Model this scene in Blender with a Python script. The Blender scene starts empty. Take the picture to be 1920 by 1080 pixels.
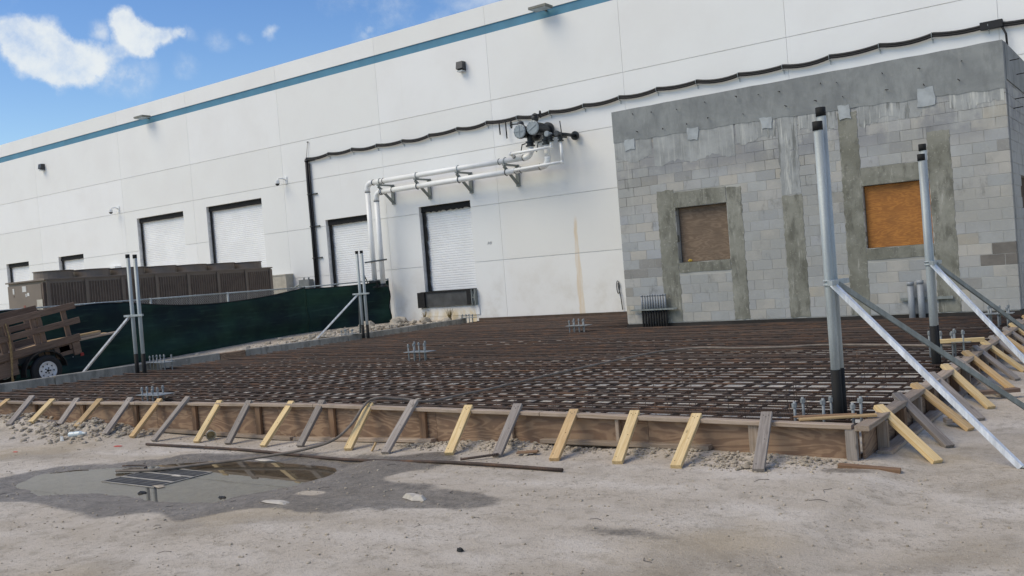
import bpy, bmesh, math, random
import numpy as np
from mathutils import Matrix, Vector, Euler
random.seed(7)
RA = math.radians
S = bpy.context.scene
COL = S.collection

# ------------------------------------------------------------------ camera
CAM_H = 1.65
cd = bpy.data.cameras.new("camera"); cam = bpy.data.objects.new("camera", cd); COL.objects.link(cam)
cd.sensor_width = 36.0; cd.lens = 36.0 * 1760.0 / 1920.0; cd.clip_start = 0.05; cd.clip_end = 3000
_r = Vector((0.81208, 0.57822, -0.07870)).normalized()
_b = Vector((0.58100, -0.81374, 0.01655)).normalized()
_u = _b.cross(_r).normalized()
cam.matrix_world = Matrix(((_r.x, _u.x, _b.x, 0), (_r.y, _u.y, _b.y, 0), (_r.z, _u.z, _b.z, CAM_H), (0, 0, 0, 1)))
S.camera = cam

# ------------------------------------------------------------------ sun and exposure
SUN_DIR = Vector((-0.42, -0.50, 0.76)).normalized()       # towards the sun: front left, high, behind thin cloud
sd = bpy.data.lights.new("sun", 'SUN'); sd.energy = 1.5; sd.angle = RA(40); sd.color = (1.0, 0.90, 0.78)
sun = bpy.data.objects.new("sun", sd); COL.objects.link(sun)
sun.rotation_euler = SUN_DIR.to_track_quat('Z', 'Y').to_euler()
sun.location = (0, 0, 60)
S.view_settings.view_transform = 'Standard'; S.view_settings.look = 'None'
S.view_settings.gamma = 1.0; S.view_settings.use_curve_mapping = False
S.view_settings.exposure = 0.70
S.view_settings.use_white_balance = True; S.view_settings.white_balance_temperature = 7450; S.view_settings.white_balance_tint = 3

# ------------------------------------------------------------------ world: sky with a few cumulus clouds
W = bpy.data.worlds.new("World"); S.world = W; W.use_nodes = True
def build_world():
    nt = W.node_tree; N = nt.nodes; L = nt.links
    N.clear()
    def nd(t, **k):
        n = N.new(t)
        for a, b in k.items(): setattr(n, a, b)
        return n
    def math_(op, a, b=None, clamp=False):
        n = nd('ShaderNodeMath', operation=op, use_clamp=clamp)
        for i, v in enumerate((a, b)):
            if v is None: continue
            if isinstance(v, (int, float)): n.inputs[i].default_value = v
            else: L.new(v, n.inputs[i])
        return n.outputs[0]
    out = nd('ShaderNodeOutputWorld'); bg = nd('ShaderNodeBackground'); L.new(bg.outputs[0], out.inputs[0])
    sky = nd('ShaderNodeTexSky'); sky.sky_type = 'NISHITA'; sky.sun_disc = False
    sky.sun_elevation = math.asin(SUN_DIR.z); sky.sun_rotation = math.atan2(SUN_DIR.x, SUN_DIR.y)
    sky.air_density = 1.0; sky.dust_density = 0.2; sky.ozone_density = 1.6
    hs = nd('ShaderNodeHueSaturation'); hs.inputs['Hue'].default_value = 0.516; hs.inputs['Saturation'].default_value = 1.32; hs.inputs['Value'].default_value = 1.0
    L.new(sky.outputs[0], hs.inputs['Color'])
    tc = nd('ShaderNodeTexCoord')
    nz = nd('ShaderNodeTexNoise'); nz.inputs['Scale'].default_value = 22; nz.inputs['Detail'].default_value = 7; nz.inputs['Roughness'].default_value = 0.62
    L.new(tc.outputs['Generated'], nz.inputs['Vector'])
    off = nd('ShaderNodeVectorMath', operation='SUBTRACT'); L.new(nz.outputs['Color'], off.inputs[0]); off.inputs[1].default_value = (.5, .5, .5)
    sc = nd('ShaderNodeVectorMath', operation='SCALE'); L.new(off.outputs[0], sc.inputs[0]); sc.inputs['Scale'].default_value = 0.034
    wv = nd('ShaderNodeVectorMath', operation='ADD'); L.new(tc.outputs['Generated'], wv.inputs[0]); L.new(sc.outputs[0], wv.inputs[1])
    # cumulus puffs standing low over the building (direction, angular radius, thickness)
    puffs = CLOUD_PUFFS
    total = None; wisp = None
    for (d, r, a) in puffs:
        v = Vector(d).normalized()
        ds = nd('ShaderNodeVectorMath', operation='DISTANCE'); L.new(wv.outputs[0], ds.inputs[0]); ds.inputs[1].default_value = v
        mr = nd('ShaderNodeMapRange', interpolation_type='SMOOTHSTEP'); L.new(ds.outputs['Value'], mr.inputs['Value'])
        mr.inputs['From Min'].default_value = r * (1.45 if a > .65 else 1.5); mr.inputs['From Max'].default_value = 0.0
        mr.inputs['To Min'].default_value = 0; mr.inputs['To Max'].default_value = a
        if a > .65: total = mr.outputs[0] if total is None else math_('ADD', total, mr.outputs[0])
        else: wisp = mr.outputs[0] if wisp is None else math_('MAXIMUM', wisp, mr.outputs[0])
    n3 = nd('ShaderNodeTexNoise'); n3.inputs['Scale'].default_value = 30; n3.inputs['Detail'].default_value = 9; n3.inputs['Roughness'].default_value = 0.62
    L.new(tc.outputs['Generated'], n3.inputs['Vector'])
    total = math_('MINIMUM', total, 1.05)
    field = math_('ADD', total, math_('MULTIPLY', math_('SUBTRACT', n3.outputs['Fac'], .5), 1.5))
    pf = nd('ShaderNodeMapRange', interpolation_type='SMOOTHSTEP'); L.new(field, pf.inputs['Value']); pf.inputs['From Min'].default_value = .28; pf.inputs['From Max'].default_value = 1.25
    gate = nd('ShaderNodeMapRange', interpolation_type='SMOOTHSTEP'); L.new(total, gate.inputs['Value']); gate.inputs['From Min'].default_value = .04; gate.inputs['From Max'].default_value = .3
    puff = math_('MULTIPLY', pf.outputs[0], gate.outputs[0])
    wn = nd('ShaderNodeMapRange', interpolation_type='SMOOTHSTEP'); L.new(n3.outputs['Fac'], wn.inputs['Value']); wn.inputs['From Min'].default_value = .40; wn.inputs['From Max'].default_value = .66; wn.inputs['To Min'].default_value = .25; wn.inputs['To Max'].default_value = 1.3
    puff = math_('MAXIMUM', puff, math_('MULTIPLY', wisp, wn.outputs[0]))
    # scattered fair-weather cloud over the rest of the sky
    n2 = nd('ShaderNodeTexNoise'); n2.inputs['Scale'].default_value = 3.1; n2.inputs['Detail'].default_value = 9; n2.inputs['Roughness'].default_value = 0.6
    n2.noise_dimensions = '4D'; n2.inputs['W'].default_value = CLOUD_SEED; L.new(tc.outputs['Generated'], n2.inputs['Vector'])
    m2 = nd('ShaderNodeMapRange', interpolation_type='SMOOTHSTEP'); L.new(n2.outputs['Fac'], m2.inputs['Value'])
    m2.inputs['From Min'].default_value = 0.50; m2.inputs['From Max'].default_value = 0.64; m2.inputs['To Max'].default_value = 0.9
    fac = math_('MULTIPLY', math_('MAXIMUM', puff, m2.outputs[0]), .95, True)
    mix = nd('ShaderNodeMix', data_type='RGBA'); L.new(fac, mix.inputs['Factor']); L.new(hs.outputs[0], mix.inputs[6]); mix.inputs[7].default_value = (4.7, 5.1, 6.05, 1)
    L.new(mix.outputs[2], bg.inputs[0]); bg.inputs[1].default_value = 0.105
CLOUD_SEED = 11.9
CLOUD_PUFFS = [((-0.8601, 0.4432, 0.2525), 0.0231, 1.00), ((-0.8506, 0.4625, 0.2502), 0.0258, 1.00), ((-0.8461, 0.4766, 0.2385), 0.0244, 1.00),
    ((-0.8575, 0.4594, 0.2314), 0.0222, 0.90), ((-0.8417, 0.4888, 0.2294), 0.0213, 0.95), ((-0.8308, 0.5056, 0.2326), 0.0187, 0.90),
    ((-0.8199, 0.5221, 0.2348), 0.0151, 0.80), ((-0.8490, 0.4815, 0.2178), 0.0178, 0.75), ((-0.8344, 0.5050, 0.2206), 0.0169, 0.75),
    ((-0.8065, 0.5269, 0.2683), 0.0160, 1.00), ((-0.8054, 0.5332, 0.2590), 0.0187, 1.00), ((-0.7994, 0.5456, 0.2515), 0.0187, 1.00),
    ((-0.8051, 0.5425, 0.2399), 0.0133, 0.85), ((-0.7883, 0.5615, 0.2517), 0.0142, 0.95), ((-0.7786, 0.5730, 0.2556), 0.0098, 0.80),
    ((-0.8205, 0.5109, 0.2565), 0.0098, 0.55), ((-0.7745, 0.5786, 0.2556), 0.0071, 0.60), ((-0.7237, 0.6411, 0.2554), 0.0133, 0.66),
    ((-0.7420, 0.6206, 0.2534), 0.0062, 0.40), ((-0.7854, 0.5766, 0.2252), 0.0107, 0.36), ((-0.8135, 0.5390, 0.2184), 0.0187, 0.50),
    ((-0.8238, 0.5239, 0.2164), 0.0151, 0.40), ((-0.7596, 0.6005, 0.2497), 0.0124, 0.30), ((-0.6594, 0.7063, 0.2577), 0.0040, 0.40),
    ((-0.6645, 0.7044, 0.2493), 0.0062, 0.30)]
build_world()

# ================================================================== helpers
def lin(h):
    h = h.lstrip('#'); o = []
    for i in (0, 2, 4):
        c = int(h[i:i + 2], 16) / 255.0
        o.append(c / 12.92 if c <= .04045 else ((c + .055) / 1.055) ** 2.4)
    return tuple(o) + (1.0,)
def mulc(c, k): return (c[0] * k, c[1] * k, c[2] * k, 1.0)

class MT:
    """small node-material writer"""
    def __init__(s, name):
        s.m = bpy.data.materials.new(name); s.m.use_nodes = True
        s.nt = s.m.node_tree; s.N = s.nt.nodes; s.L = s.nt.links
        s.b = s.N['Principled BSDF']
    def nd(s, t, **k):
        n = s.N.new(t)
        for a, b in k.items(): setattr(n, a, b)
        return n
    def put(s, v, sock):
        if isinstance(v, (int, float)): sock.default_value = v
        elif isinstance(v, (tuple, list)): sock.default_value = v
        else: s.L.new(v, sock)
    def coord(s, kind='Object', scale=(1, 1, 1), rot=(0, 0, 0)):
        if kind == 'World': o = s.nd('ShaderNodeNewGeometry').outputs['Position']
        else: o = s.nd('ShaderNodeTexCoord').outputs[kind]
        mp = s.nd('ShaderNodeMapping'); s.L.new(o, mp.inputs[0]); mp.inputs['Scale'].default_value = scale; mp.inputs['Rotation'].default_value = rot
        return mp.outputs[0]
    def noise(s, co, scale=5, detail=4, rough=.55, dist=0, w=None):
        n = s.nd('ShaderNodeTexNoise'); s.L.new(co, n.inputs['Vector'])
        if w is not None: n.noise_dimensions = '4D'; s.put(w, n.inputs['W'])
        n.inputs['Scale'].default_value = scale; n.inputs['Detail'].default_value = detail; n.inputs['Roughness'].default_value = rough; n.inputs['Distortion'].default_value = dist
        return n.outputs['Fac']
    def mr(s, v, a, b, c=0., d=1., smooth=True):
        n = s.nd('ShaderNodeMapRange', interpolation_type='SMOOTHSTEP' if smooth else 'LINEAR'); s.L.new(v, n.inputs['Value'])
        for k, x in zip(('From Min', 'From Max', 'To Min', 'To Max'), (a, b, c, d)): n.inputs[k].default_value = x
        return n.outputs[0]
    def math(s, op, a, b=None, clamp=False):
        n = s.nd('ShaderNodeMath', operation=op, use_clamp=clamp); s.put(a, n.inputs[0])
        if b is not None: s.put(b, n.inputs[1])
        return n.outputs[0]
    def mix(s, f, a, b, mode='MIX'):
        n = s.nd('ShaderNodeMix', data_type='RGBA', blend_type=mode); s.put(f, n.inputs['Factor']); s.put(a, n.inputs[6]); s.put(b, n.inputs[7]); return n.outputs[2]
    def rnd(s): return s.nd('ShaderNodeObjectInfo').outputs['Random']
    def sep(s, co):
        n = s.nd('ShaderNodeSeparateXYZ'); s.L.new(co, n.inputs[0]); return n.outputs
    def ramp(s, v, stops):
        n = s.nd('ShaderNodeValToRGB'); s.L.new(v, n.inputs[0]); e = n.color_ramp.elements
        while len(e) < len(stops): e.new(.5)
        for i, (p, c) in enumerate(stops): e[i].position = p; e[i].color = c
        return n.outputs[0]
    def bump(s, h, strength=.3, dist=.01):
        n = s.nd('ShaderNodeBump'); s.L.new(h, n.inputs['Height']); n.inputs['Strength'].default_value = strength; n.inputs['Distance'].default_value = dist
        s.L.new(n.outputs[0], s.b.inputs['Normal'])
    def fin(s, col, rough=.8, metal=0., spec=None):
        s.put(col, s.b.inputs['Base Color']); s.put(rough, s.b.inputs['Roughness']); s.put(metal, s.b.inputs['Metallic'])
        if spec is not None: s.b.inputs['Specular IOR Level'].default_value = spec
        return s.m

def simple(name, col, rough=.7, metal=0., var=.12, scale=6, bump=0.0, kind='World', spec=None):
    t = MT(name); co = t.coord(kind); n = t.noise(co, scale, 5)
    c = t.mix(t.mr(n, .3, .7), mulc(col, 1 - var), mulc(col, 1 + var))
    if bump: t.bump(t.noise(co, scale * 14, 4), bump, .004)
    return t.fin(c, rough, metal, spec)

def wood(name, a, b, grain=(3, 60, 60), rough=.8, knots=True, dirt=.25):
    t = MT(name); r = t.rnd(); co = t.coord('Object', grain)
    rw = t.math('MULTIPLY', r, 40.)
    n = t.noise(co, 1.0, 6, .65, .6, w=rw)
    c = t.mix(t.mr(n, .3, .7), a, b)
    tone = t.mr(r, 0, 1, .78, 1.18, False)
    hs = t.nd('ShaderNodeHueSaturation'); t.put(c, hs.inputs['Color']); t.put(tone, hs.inputs['Value']); c = hs.outputs[0]
    if knots:
        co2 = t.coord('Object', (5, 14, 14)); v = t.nd('ShaderNodeTexVoronoi', voronoi_dimensions='4D'); t.L.new(co2, v.inputs['Vector']); t.put(rw, v.inputs['W']); v.inputs['Scale'].default_value = .8
        k = t.mr(v.outputs['Distance'], .05, .16, .75, 0)
        c = t.mix(k, c, mulc(a, .32))
    d = t.noise(t.coord('World'), 3.5, 6, .6)
    c = t.mix(t.mr(d, .48, .75, 0, dirt), c, lin('6f675d'))
    t.bump(n, .35, .003)
    return t.fin(c, rough)

def unit(name='mesh'): return bpy.data.meshes.new(name)

class MB:
    """collects boxes, tubes and lathes; build() links them as one mesh object"""
    def __init__(s): s.v = []; s.f = []; s.mi = []; s.sm = []
    def add(s, vs, fs, mi=0, smooth=False):
        o = len(s.v); s.v += [tuple(p) for p in vs]
        for q in fs: s.f.append(tuple(i + o for i in q)); s.mi.append(mi); s.sm.append(smooth)
        return s
    def box(s, x0, x1, y0, y1, z0, z1, mi=0):
        return s.add([(x0, y0, z0), (x1, y0, z0), (x1, y1, z0), (x0, y1, z0), (x0, y0, z1), (x1, y0, z1), (x1, y1, z1), (x0, y1, z1)],
                     [(0, 3, 2, 1), (4, 5, 6, 7), (0, 1, 5, 4), (1, 2, 6, 5), (2, 3, 7, 6), (3, 0, 4, 7)], mi)
    def bar(s, p0, p1, w, h, up=(0, 0, 1), mi=0, ch=0.0):
        p0 = Vector(p0); p1 = Vector(p1); d = (p1 - p0).normalized(); up = Vector(up)
        a = d.cross(up)
        if a.length < 1e-4: a = d.cross(Vector((1, 0, 0)))
        a.normalize(); b = a.cross(d).normalized()
        if ch <= 0: prof = [(-w / 2, -h / 2), (w / 2, -h / 2), (w / 2, h / 2), (-w / 2, h / 2)]
        else:
            x, y = w / 2, h / 2; prof = [(-x + ch, -y), (x - ch, -y), (x, -y + ch), (x, y - ch), (x - ch, y), (-x + ch, y), (-x, y - ch), (-x, -y + ch)]
        n = len(prof); vs = [p0 + a * i + b * j for i, j in prof] + [p1 + a * i + b * j for i, j in prof]
        fs = [tuple(reversed(range(n))), tuple(range(n, 2 * n))] + [(i, (i + 1) % n, n + (i + 1) % n, n + i) for i in range(n)]
        return s.add(vs, fs, mi)
    def tube(s, pts, r, n=8, mi=0, cap=True, smooth=True):
        pts = [Vector(p) for p in pts]; rs = r if isinstance(r, (list, tuple)) else [r] * len(pts)
        vs = []; prev = None
        for i, p in enumerate(pts):
            d = (pts[min(i + 1, len(pts) - 1)] - pts[max(i - 1, 0)]).normalized()
            if prev is None:
                a = d.cross(Vector((0, 0, 1)))
                if a.length < 1e-3: a = d.cross(Vector((1, 0, 0)))
            else: a = prev - d * prev.dot(d)
            a.normalize(); prev = a; b = d.cross(a)
            vs += [p + (a * math.cos(2 * math.pi * k / n) + b * math.sin(2 * math.pi * k / n)) * rs[i] for k in range(n)]
        fs = []
        for i in range(len(pts) - 1):
            for k in range(n): fs.append((i * n + k, i * n + (k + 1) % n, (i + 1) * n + (k + 1) % n, (i + 1) * n + k))
        s.add(vs, fs, mi, smooth)
        if cap:
            o = len(s.v) - len(vs)
            s.f.append(tuple(o + k for k in reversed(range(n)))); s.mi.append(mi); s.sm.append(False)
            s.f.append(tuple(o + (len(pts) - 1) * n + k for k in range(n))); s.mi.append(mi); s.sm.append(False)
        return s
    def ring(s, c, axis, R, r, n=20, m=6, mi=0):
        ax = Vector(axis).normalized(); a = ax.orthogonal().normalized(); b = ax.cross(a); c = Vector(c); vs = []
        for i in range(n):
            t = 2 * math.pi * i / n; d = a * math.cos(t) + b * math.sin(t)
            vs += [c + d * (R + r * math.cos(2 * math.pi * k / m)) + ax * r * math.sin(2 * math.pi * k / m) for k in range(m)]
        fs = [(i * m + k, ((i + 1) % n) * m + k, ((i + 1) % n) * m + (k + 1) % m, i * m + (k + 1) % m) for i in range(n) for k in range(m)]
        return s.add(vs, fs, mi, True)
    def lathe(s, c, axis, prof, n=24, mi=0):
        """prof: list of (along axis, radius)"""
        ax = Vector(axis).normalized(); a = ax.orthogonal().normalized(); b = ax.cross(a); c = Vector(c); vs = []
        for (h, r) in prof:
            vs += [c + ax * h + (a * math.cos(2 * math.pi * k / n) + b * math.sin(2 * math.pi * k / n)) * max(r, 1e-4) for k in range(n)]
        fs = [(i * n + k, i * n + (k + 1) % n, (i + 1) * n + (k + 1) % n, (i + 1) * n + k) for i in range(len(prof) - 1) for k in range(n)]
        return s.add(vs, fs, mi, False)
    def rock(s, c, r, rng, flat=.7, mi=0):
        R = Euler((rng.random() * 6, rng.random() * 6, rng.random() * 6)).to_matrix(); sc = (rng.uniform(.7, 1.25), rng.uniform(.7, 1.25), flat * rng.uniform(.8, 1.2)); c = Vector(c)
        vs = []
        for v in ICO[0]:
            q = R @ (Vector(v) * rng.uniform(.78, 1.15)); vs.append(c + Vector((q.x * sc[0], q.y * sc[1], q.z * sc[2])) * r)
        return s.add(vs, ICO[1], mi)
    def mesh(s, name, mats):
        me = bpy.data.meshes.new(name); me.from_pydata(s.v, [], s.f)
        for m in (mats if isinstance(mats, (list, tuple)) else [mats]): me.materials.append(m)
        me.polygons.foreach_set('material_index', s.mi); me.polygons.foreach_set('use_smooth', s.sm); me.update()
        return me
    def build(s, name, mats, parent=None):
        return put(name, s.mesh(name, mats), parent)
_t = (1 + 5 ** .5) / 2
_iv = [(-1, _t, 0), (1, _t, 0), (-1, -_t, 0), (1, -_t, 0), (0, -1, _t), (0, 1, _t), (0, -1, -_t), (0, 1, -_t), (_t, 0, -1), (_t, 0, 1), (-_t, 0, -1), (-_t, 0, 1)]
ICO = ([tuple(c / 1.902 for c in v) for v in _iv], [(0, 11, 5), (0, 5, 1), (0, 1, 7), (0, 7, 10), (0, 10, 11), (1, 5, 9), (5, 11, 4), (11, 10, 2), (10, 7, 6), (7, 1, 8), (3, 9, 4), (3, 4, 2), (3, 2, 6), (3, 6, 8), (3, 8, 9), (4, 9, 5), (2, 4, 11), (6, 2, 10), (8, 6, 7), (9, 8, 1)])

def put(name, me, parent=None, mat=None):
    o = bpy.data.objects.new(name, me); COL.objects.link(o)
    if mat is not None: o.matrix_world = mat
    if parent is not None:
        o.parent = parent; o.matrix_parent_inverse = PM[parent.name].inverted()
    PM[o.name] = mat if mat is not None else Matrix.Identity(4)
    return o
PM = {}
def thing(name, label, cat, loc=(0, 0, 0), rz=0, group=None):
    o = bpy.data.objects.new(name, None); COL.objects.link(o); o.empty_display_size = .3
    o.location = loc; o.rotation_euler = (0, 0, rz); tag(o, label, cat, group)
    PM[o.name] = Matrix.Translation(Vector(loc)) @ Euler((0, 0, rz)).to_matrix().to_4x4()
    return o
def tag(o, label=None, cat=None, group=None, kind=None):
    if label: o['label'] = label
    if cat: o['category'] = cat
    if group: o['group'] = group
    if kind: o['kind'] = kind
    return o
def struct(o): o['kind'] = 'structure'; return o

_beams = {}
def beam(name, p0, p1, w, h, mat, parent=None, up=(0, 0, 1), ch=.004):
    """a squared timber or steel: its own object, local x along the length"""
    p0 = Vector(p0); p1 = Vector(p1); Ln = (p1 - p0).length; d = (p1 - p0) / Ln
    a = Vector(up).cross(d)
    if a.length < 1e-4: a = Vector((0, 1, 0)).cross(d)
    a.normalize(); b = d.cross(a)
    key = (round(Ln, 3), w, h, mat.name, ch)
    if key not in _beams:
        _beams[key] = MB().bar((-Ln / 2, 0, 0), (Ln / 2, 0, 0), w, h, (0, 0, 1), 0, ch).mesh(name, mat)
    c = (p0 + p1) / 2
    M = Matrix(((d.x, a.x, b.x, c.x), (d.y, a.y, b.y, c.y), (d.z, a.z, b.z, c.z), (0, 0, 0, 1)))
    return put(name, _beams[key], parent, M)

def vnoise(x, y, sc, seed=0):
    """value noise on arrays"""
    x = np.asarray(x) * sc; y = np.asarray(y) * sc; xi = np.floor(x).astype(int); yi = np.floor(y).astype(int); fx = x - xi; fy = y - yi
    def h(a, b):
        n = (a * 374761393 + b * 668265263 + seed * 974711) & 0x7fffffff; n = ((n ^ (n >> 13)) * 1274126177) & 0x7fffffff
        return ((n ^ (n >> 16)) & 0xffff) / 65535.0
    sx = fx * fx * (3 - 2 * fx); sy = fy * fy * (3 - 2 * fy)
    return (h(xi, yi) * (1 - sx) + h(xi + 1, yi) * sx) * (1 - sy) + (h(xi, yi + 1) * (1 - sx) + h(xi + 1, yi + 1) * sx) * sy
def sdist(x, y, poly):
    """signed distance to polygon, negative inside"""
    P = np.array(poly); d = np.full(x.shape, 1e9); ins = np.zeros(x.shape, bool)
    for i in range(len(P)):
        a = P[i]; b = P[(i + 1) % len(P)]; e = b - a; wx = x - a[0]; wy = y - a[1]
        t = np.clip((wx * e[0] + wy * e[1]) / (e @ e), 0, 1); d = np.minimum(d, np.hypot(wx - e[0] * t, wy - e[1] * t))
        c = ((a[1] > y) != (b[1] > y)) & (x < (b[0] - a[0]) * (y - a[1]) / (b[1] - a[1] + 1e-12) + a[0]); ins ^= c
    return np.where(ins, -d, d)
def sstep(a, b, v): t = np.clip((v - a) / (b - a), 0, 1); return t * t * (3 - 2 * t)

# ================================================================== materials
M_white = None
def m_wall():
    t = MT('painted tilt-up concrete'); co = t.coord('World'); r = t.rnd()
    base = t.mix(r, lin('e9eaea'), lin('e4e5e3'))
    n = t.noise(co, .55, 5, .6); c = t.mix(t.mr(n, .35, .75, 0, .5), base, lin('dedddb'))
    x, y, z = t.sep(co)
    low = t.math('MULTIPLY', t.mr(z, 2.6, .2), t.mr(t.noise(co, 1.1, 6, .65), .42, .72)); c = t.mix(t.math('MULTIPLY', low, .5), c, lin('b9b1a2'))
    # vertical run-down streaks
    st = t.noise(t.coord('World', (3.2, 3.2, .12)), 1.0, 5, .6); c = t.mix(t.mr(st, .62, .8, 0, .22), c, lin('c8c4ba'))
    # beige tone over the lower right-hand bays
    beige = t.math('MULTIPLY', t.mr(x, -17.2, -16.6), t.mr(z, 5.6, 5.4)); c = t.mix(t.math('MULTIPLY', beige, .35), c, lin('e3dfd6'))
    # one rust run
    wob = t.math('ADD', x, t.math('MULTIPLY', t.math('SUBTRACT', t.noise(co, 2.0, 3), .5), .12))
    w_ = t.math('ADD', .05, t.math('MULTIPLY', t.mr(z, 3.1, 1.0), .05)); dx = t.math('ABSOLUTE', t.math('ADD', wob, 14.27))
    inx = t.mr(t.math('SUBTRACT', dx, w_), .02, -.03); rz = t.math('MULTIPLY', t.mr(z, 3.2, 2.9), t.mr(t.noise(t.coord('World', (6, 6, .7)), 1.4, 5), .25, .6, .35, 1)); rf = t.math('MULTIPLY', t.math('MULTIPLY', inx, rz), .5)
    c = t.mix(rf, c, lin('d0ab6c'))
    # rust and grime below the dock plate
    dk = t.math('MULTIPLY', t.math('LESS_THAN', t.math('ABSOLUTE', t.math('ADD', x, 19.2)), 1.05), t.mr(z, .74, .5)); dn = t.noise(t.coord('World', (4, 4, 1.2)), 1, 6, .65)
    c = t.mix(t.math('MULTIPLY', dk, t.mr(dn, .35, .7, .15, .8)), c, lin('d3bd8c'))
    t.bump(t.noise(co, 60, 4, .6), .12, .004)
    return t.fin(c, .62, 0, .3)
M_wall = m_wall()
M_joint = simple('joint paint', lin('e4e4e2'), .8)
M_blue = simple('blue band paint', lin('437d98'), .55, 0, .10, 1.2, .1)
M_roof = simple('roof membrane', lin('b4b4b0'), .9)
M_doorwhite = simple('white roller door enamel', lin('eaebec'), .42, 0, .04, 1.5)
M_rubber = simple('black rubber', lin('17181a'), .85, 0, .25, 9, .3)
M_dockplate = simple('dock plate grey rubber', lin('47494a'), .75, 0, .25, 3, .25)
M_pipew = simple('white pipe jacket', lin('e6e7e6'), .4, 0, .05, 2)
M_band = simple('pipe clamp dark', lin('4a4d50'), .5, .3)
def m_galv(name, col, rough=.42, metal=.75, streak=True):
    t = MT(name); co = t.coord('World', (9, 9, .7)); n = t.noise(co, 2.2, 6, .62); c = t.mix(t.mr(n, .3, .72), mulc(col, .72), mulc(col, 1.18))
    v = t.nd('ShaderNodeTexVoronoi'); t.L.new(t.coord('World'), v.inputs['Vector']); v.inputs['Scale'].default_value = 55
    c = t.mix(t.mr(v.outputs['Distance'], 0, .9, 0, .28), c, mulc(col, .7)); t.put(t.mr(n, .2, .8, rough - .1, rough + .15), t.b.inputs['Roughness'])
    m = t.fin(c, .4, metal); t.put(t.mr(n, .2, .8, rough - .1, rough + .15), t.b.inputs['Roughness']); return m
M_galv = m_galv('galvanised steel', lin('a9b1b3'), .55, .3)
M_galvdull = m_galv('dull galvanised strut', lin('8a908e'), .6, .25)
M_strutlit = m_galv('sunlit galvanised strut', lin('dde2ea'), .4, .15)  # near-white base stands for sun reflected off the strut's upper face
M_bolt = m_galv('hot-dip bolts', lin('8d9396'), .6, .3)
M_black = simple('black coating', lin('0e0f10'), .8, 0, .2, 8)
M_valve = simple('black valve paint', lin('1d2024'), .38, .1, .2, 6)
M_capgrey = simple('grey cap paint', lin('8f979c'), .5, .2, .08, 10)
M_cable = simple('black cable jacket', lin('101116'), .62, 0, .25, 7)
M_pvc = simple('grey conduit', lin('8b9095'), .5, 0, .08, 4)
M_lamp = simple('bronze lamp body', lin('3e4043'), .45, .3)
M_lamplens = simple('lamp glass', lin('b8bcbc'), .2)
M_fixture = simple('fixture metal', lin('77776f'), .5, .2)

def m_rebar():
    t = MT('rusty rebar'); r = t.rnd(); co = t.coord('World'); n = t.noise(co, 3.2, 7, .65)
    c = t.ramp(n, [(.30, lin('352c27')), (.48, lin('4c3d35')), (.60, lin('664b3a')), (.74, lin('825b3e'))])
    c = t.mix(t.mr(r, 0, 1, 0, .55, False), c, lin('4a423d'))
    hs = t.nd('ShaderNodeHueSaturation'); t.put(c, hs.inputs['Color']); t.put(t.mr(r, 0, 1, .75, 1.25, False), hs.inputs['Value'])
    x, y, z = t.sep(t.coord('Object')); w = t.math('SINE', t.math('MULTIPLY', x, 2 * math.pi / .016)); t.bump(w, .5, .003)
    return t.fin(hs.outputs[0], .72, .15)
M_rebar = m_rebar()

def m_block():
    t = MT('concrete block'); r = t.rnd(); co = t.coord('World')
    c = t.ramp(r, [(0, lin('9c9fa0')), (.22, lin('a9abaa')), (.42, lin('a1a4a8')), (.6, lin('adaba6')), (.74, lin('b1ada5')), (.88, lin('9b9ea0')), (.955, lin('878581')), (1, lin('bbb3a3'))])
    n = t.noise(co, .9, 7, .68); c = t.mix(t.mr(n, .36, .62, 0, .7), c, lin('969794')); dn = t.noise(t.coord('World', (2.6, 2.6, 1.2)), 1.1, 6, .68); c = t.mix(t.mr(dn, .56, .72, 0, .7), c, lin('6f706c'))
    n2 = t.noise(co, 22, 5, .7); c = t.mix(t.mr(n2, .52, .78, 0, .5), c, lin('b9b9b4'))
    c = slop(t, co, c)
    t.bump(t.noise(co, 90, 4, .7), .5, .006)
    return t.fin(c, .92)
def slop(t, co, c):
    # grout and cement run down from the poured beam, and a smear on the top courses
    x, y, z = t.sep(co)
    s1 = t.noise(t.coord('World', (7.5, 7.5, .55)), 1.0, 6, .68); edge = t.math('ADD', z, t.math('MULTIPLY', t.math('SUBTRACT', s1, .5), 1.6))
    top = t.mr(edge, 3.55, 4.25); pat = t.mr(t.noise(t.coord('World', (15, 15, 1.1)), 1.0, 6, .7), .42, .66)
    c = t.mix(t.math('MULTIPLY', t.math('MULTIPLY', top, pat), .85), c, lin('b7b8b4'))
    smear = t.math('MULTIPLY', t.mr(z, 3.25, 3.7), t.mr(t.noise(co, 1.7, 5, .6), .40, .58)); c = t.mix(t.math('MULTIPLY', smear, .75), c, lin('84868a'))
    st = t.math('MULTIPLY', t.mr(t.noise(t.coord('World', (5.5, 5.5, .16)), 1.0, 5, .65), .62, .75), t.mr(z, .8, 3.2)); c = t.mix(t.math('MULTIPLY', st, .6), c, lin('b4b4ae'))
    fine = t.mr(t.noise(t.coord('World', (30, 30, 18)), 1.0, 4, .7), .66, .74); return t.mix(t.math('MULTIPLY', fine, .45), c, lin('c2c3bd'))
M_block = m_block()
M_blockdark = simple('dark stained block', lin('716d68'), .95, 0, .2, 3, .5)
def m_mortar():
    t = MT('mortar joints'); co = t.coord('World'); n = t.noise(co, 1.3, 5, .6); x, y, z = t.sep(co)
    c = t.mix(t.mr(n, .35, .65), lin('9b9b96'), lin('adada8')); c = t.mix(t.math('MULTIPLY', t.mr(z, 2.4, 3.2), t.mr(t.noise(co, .9, 3), .46, .6)), c, lin('62615c'))
    return t.fin(slop(t, co, c), .95)
M_mortar = m_mortar()
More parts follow.
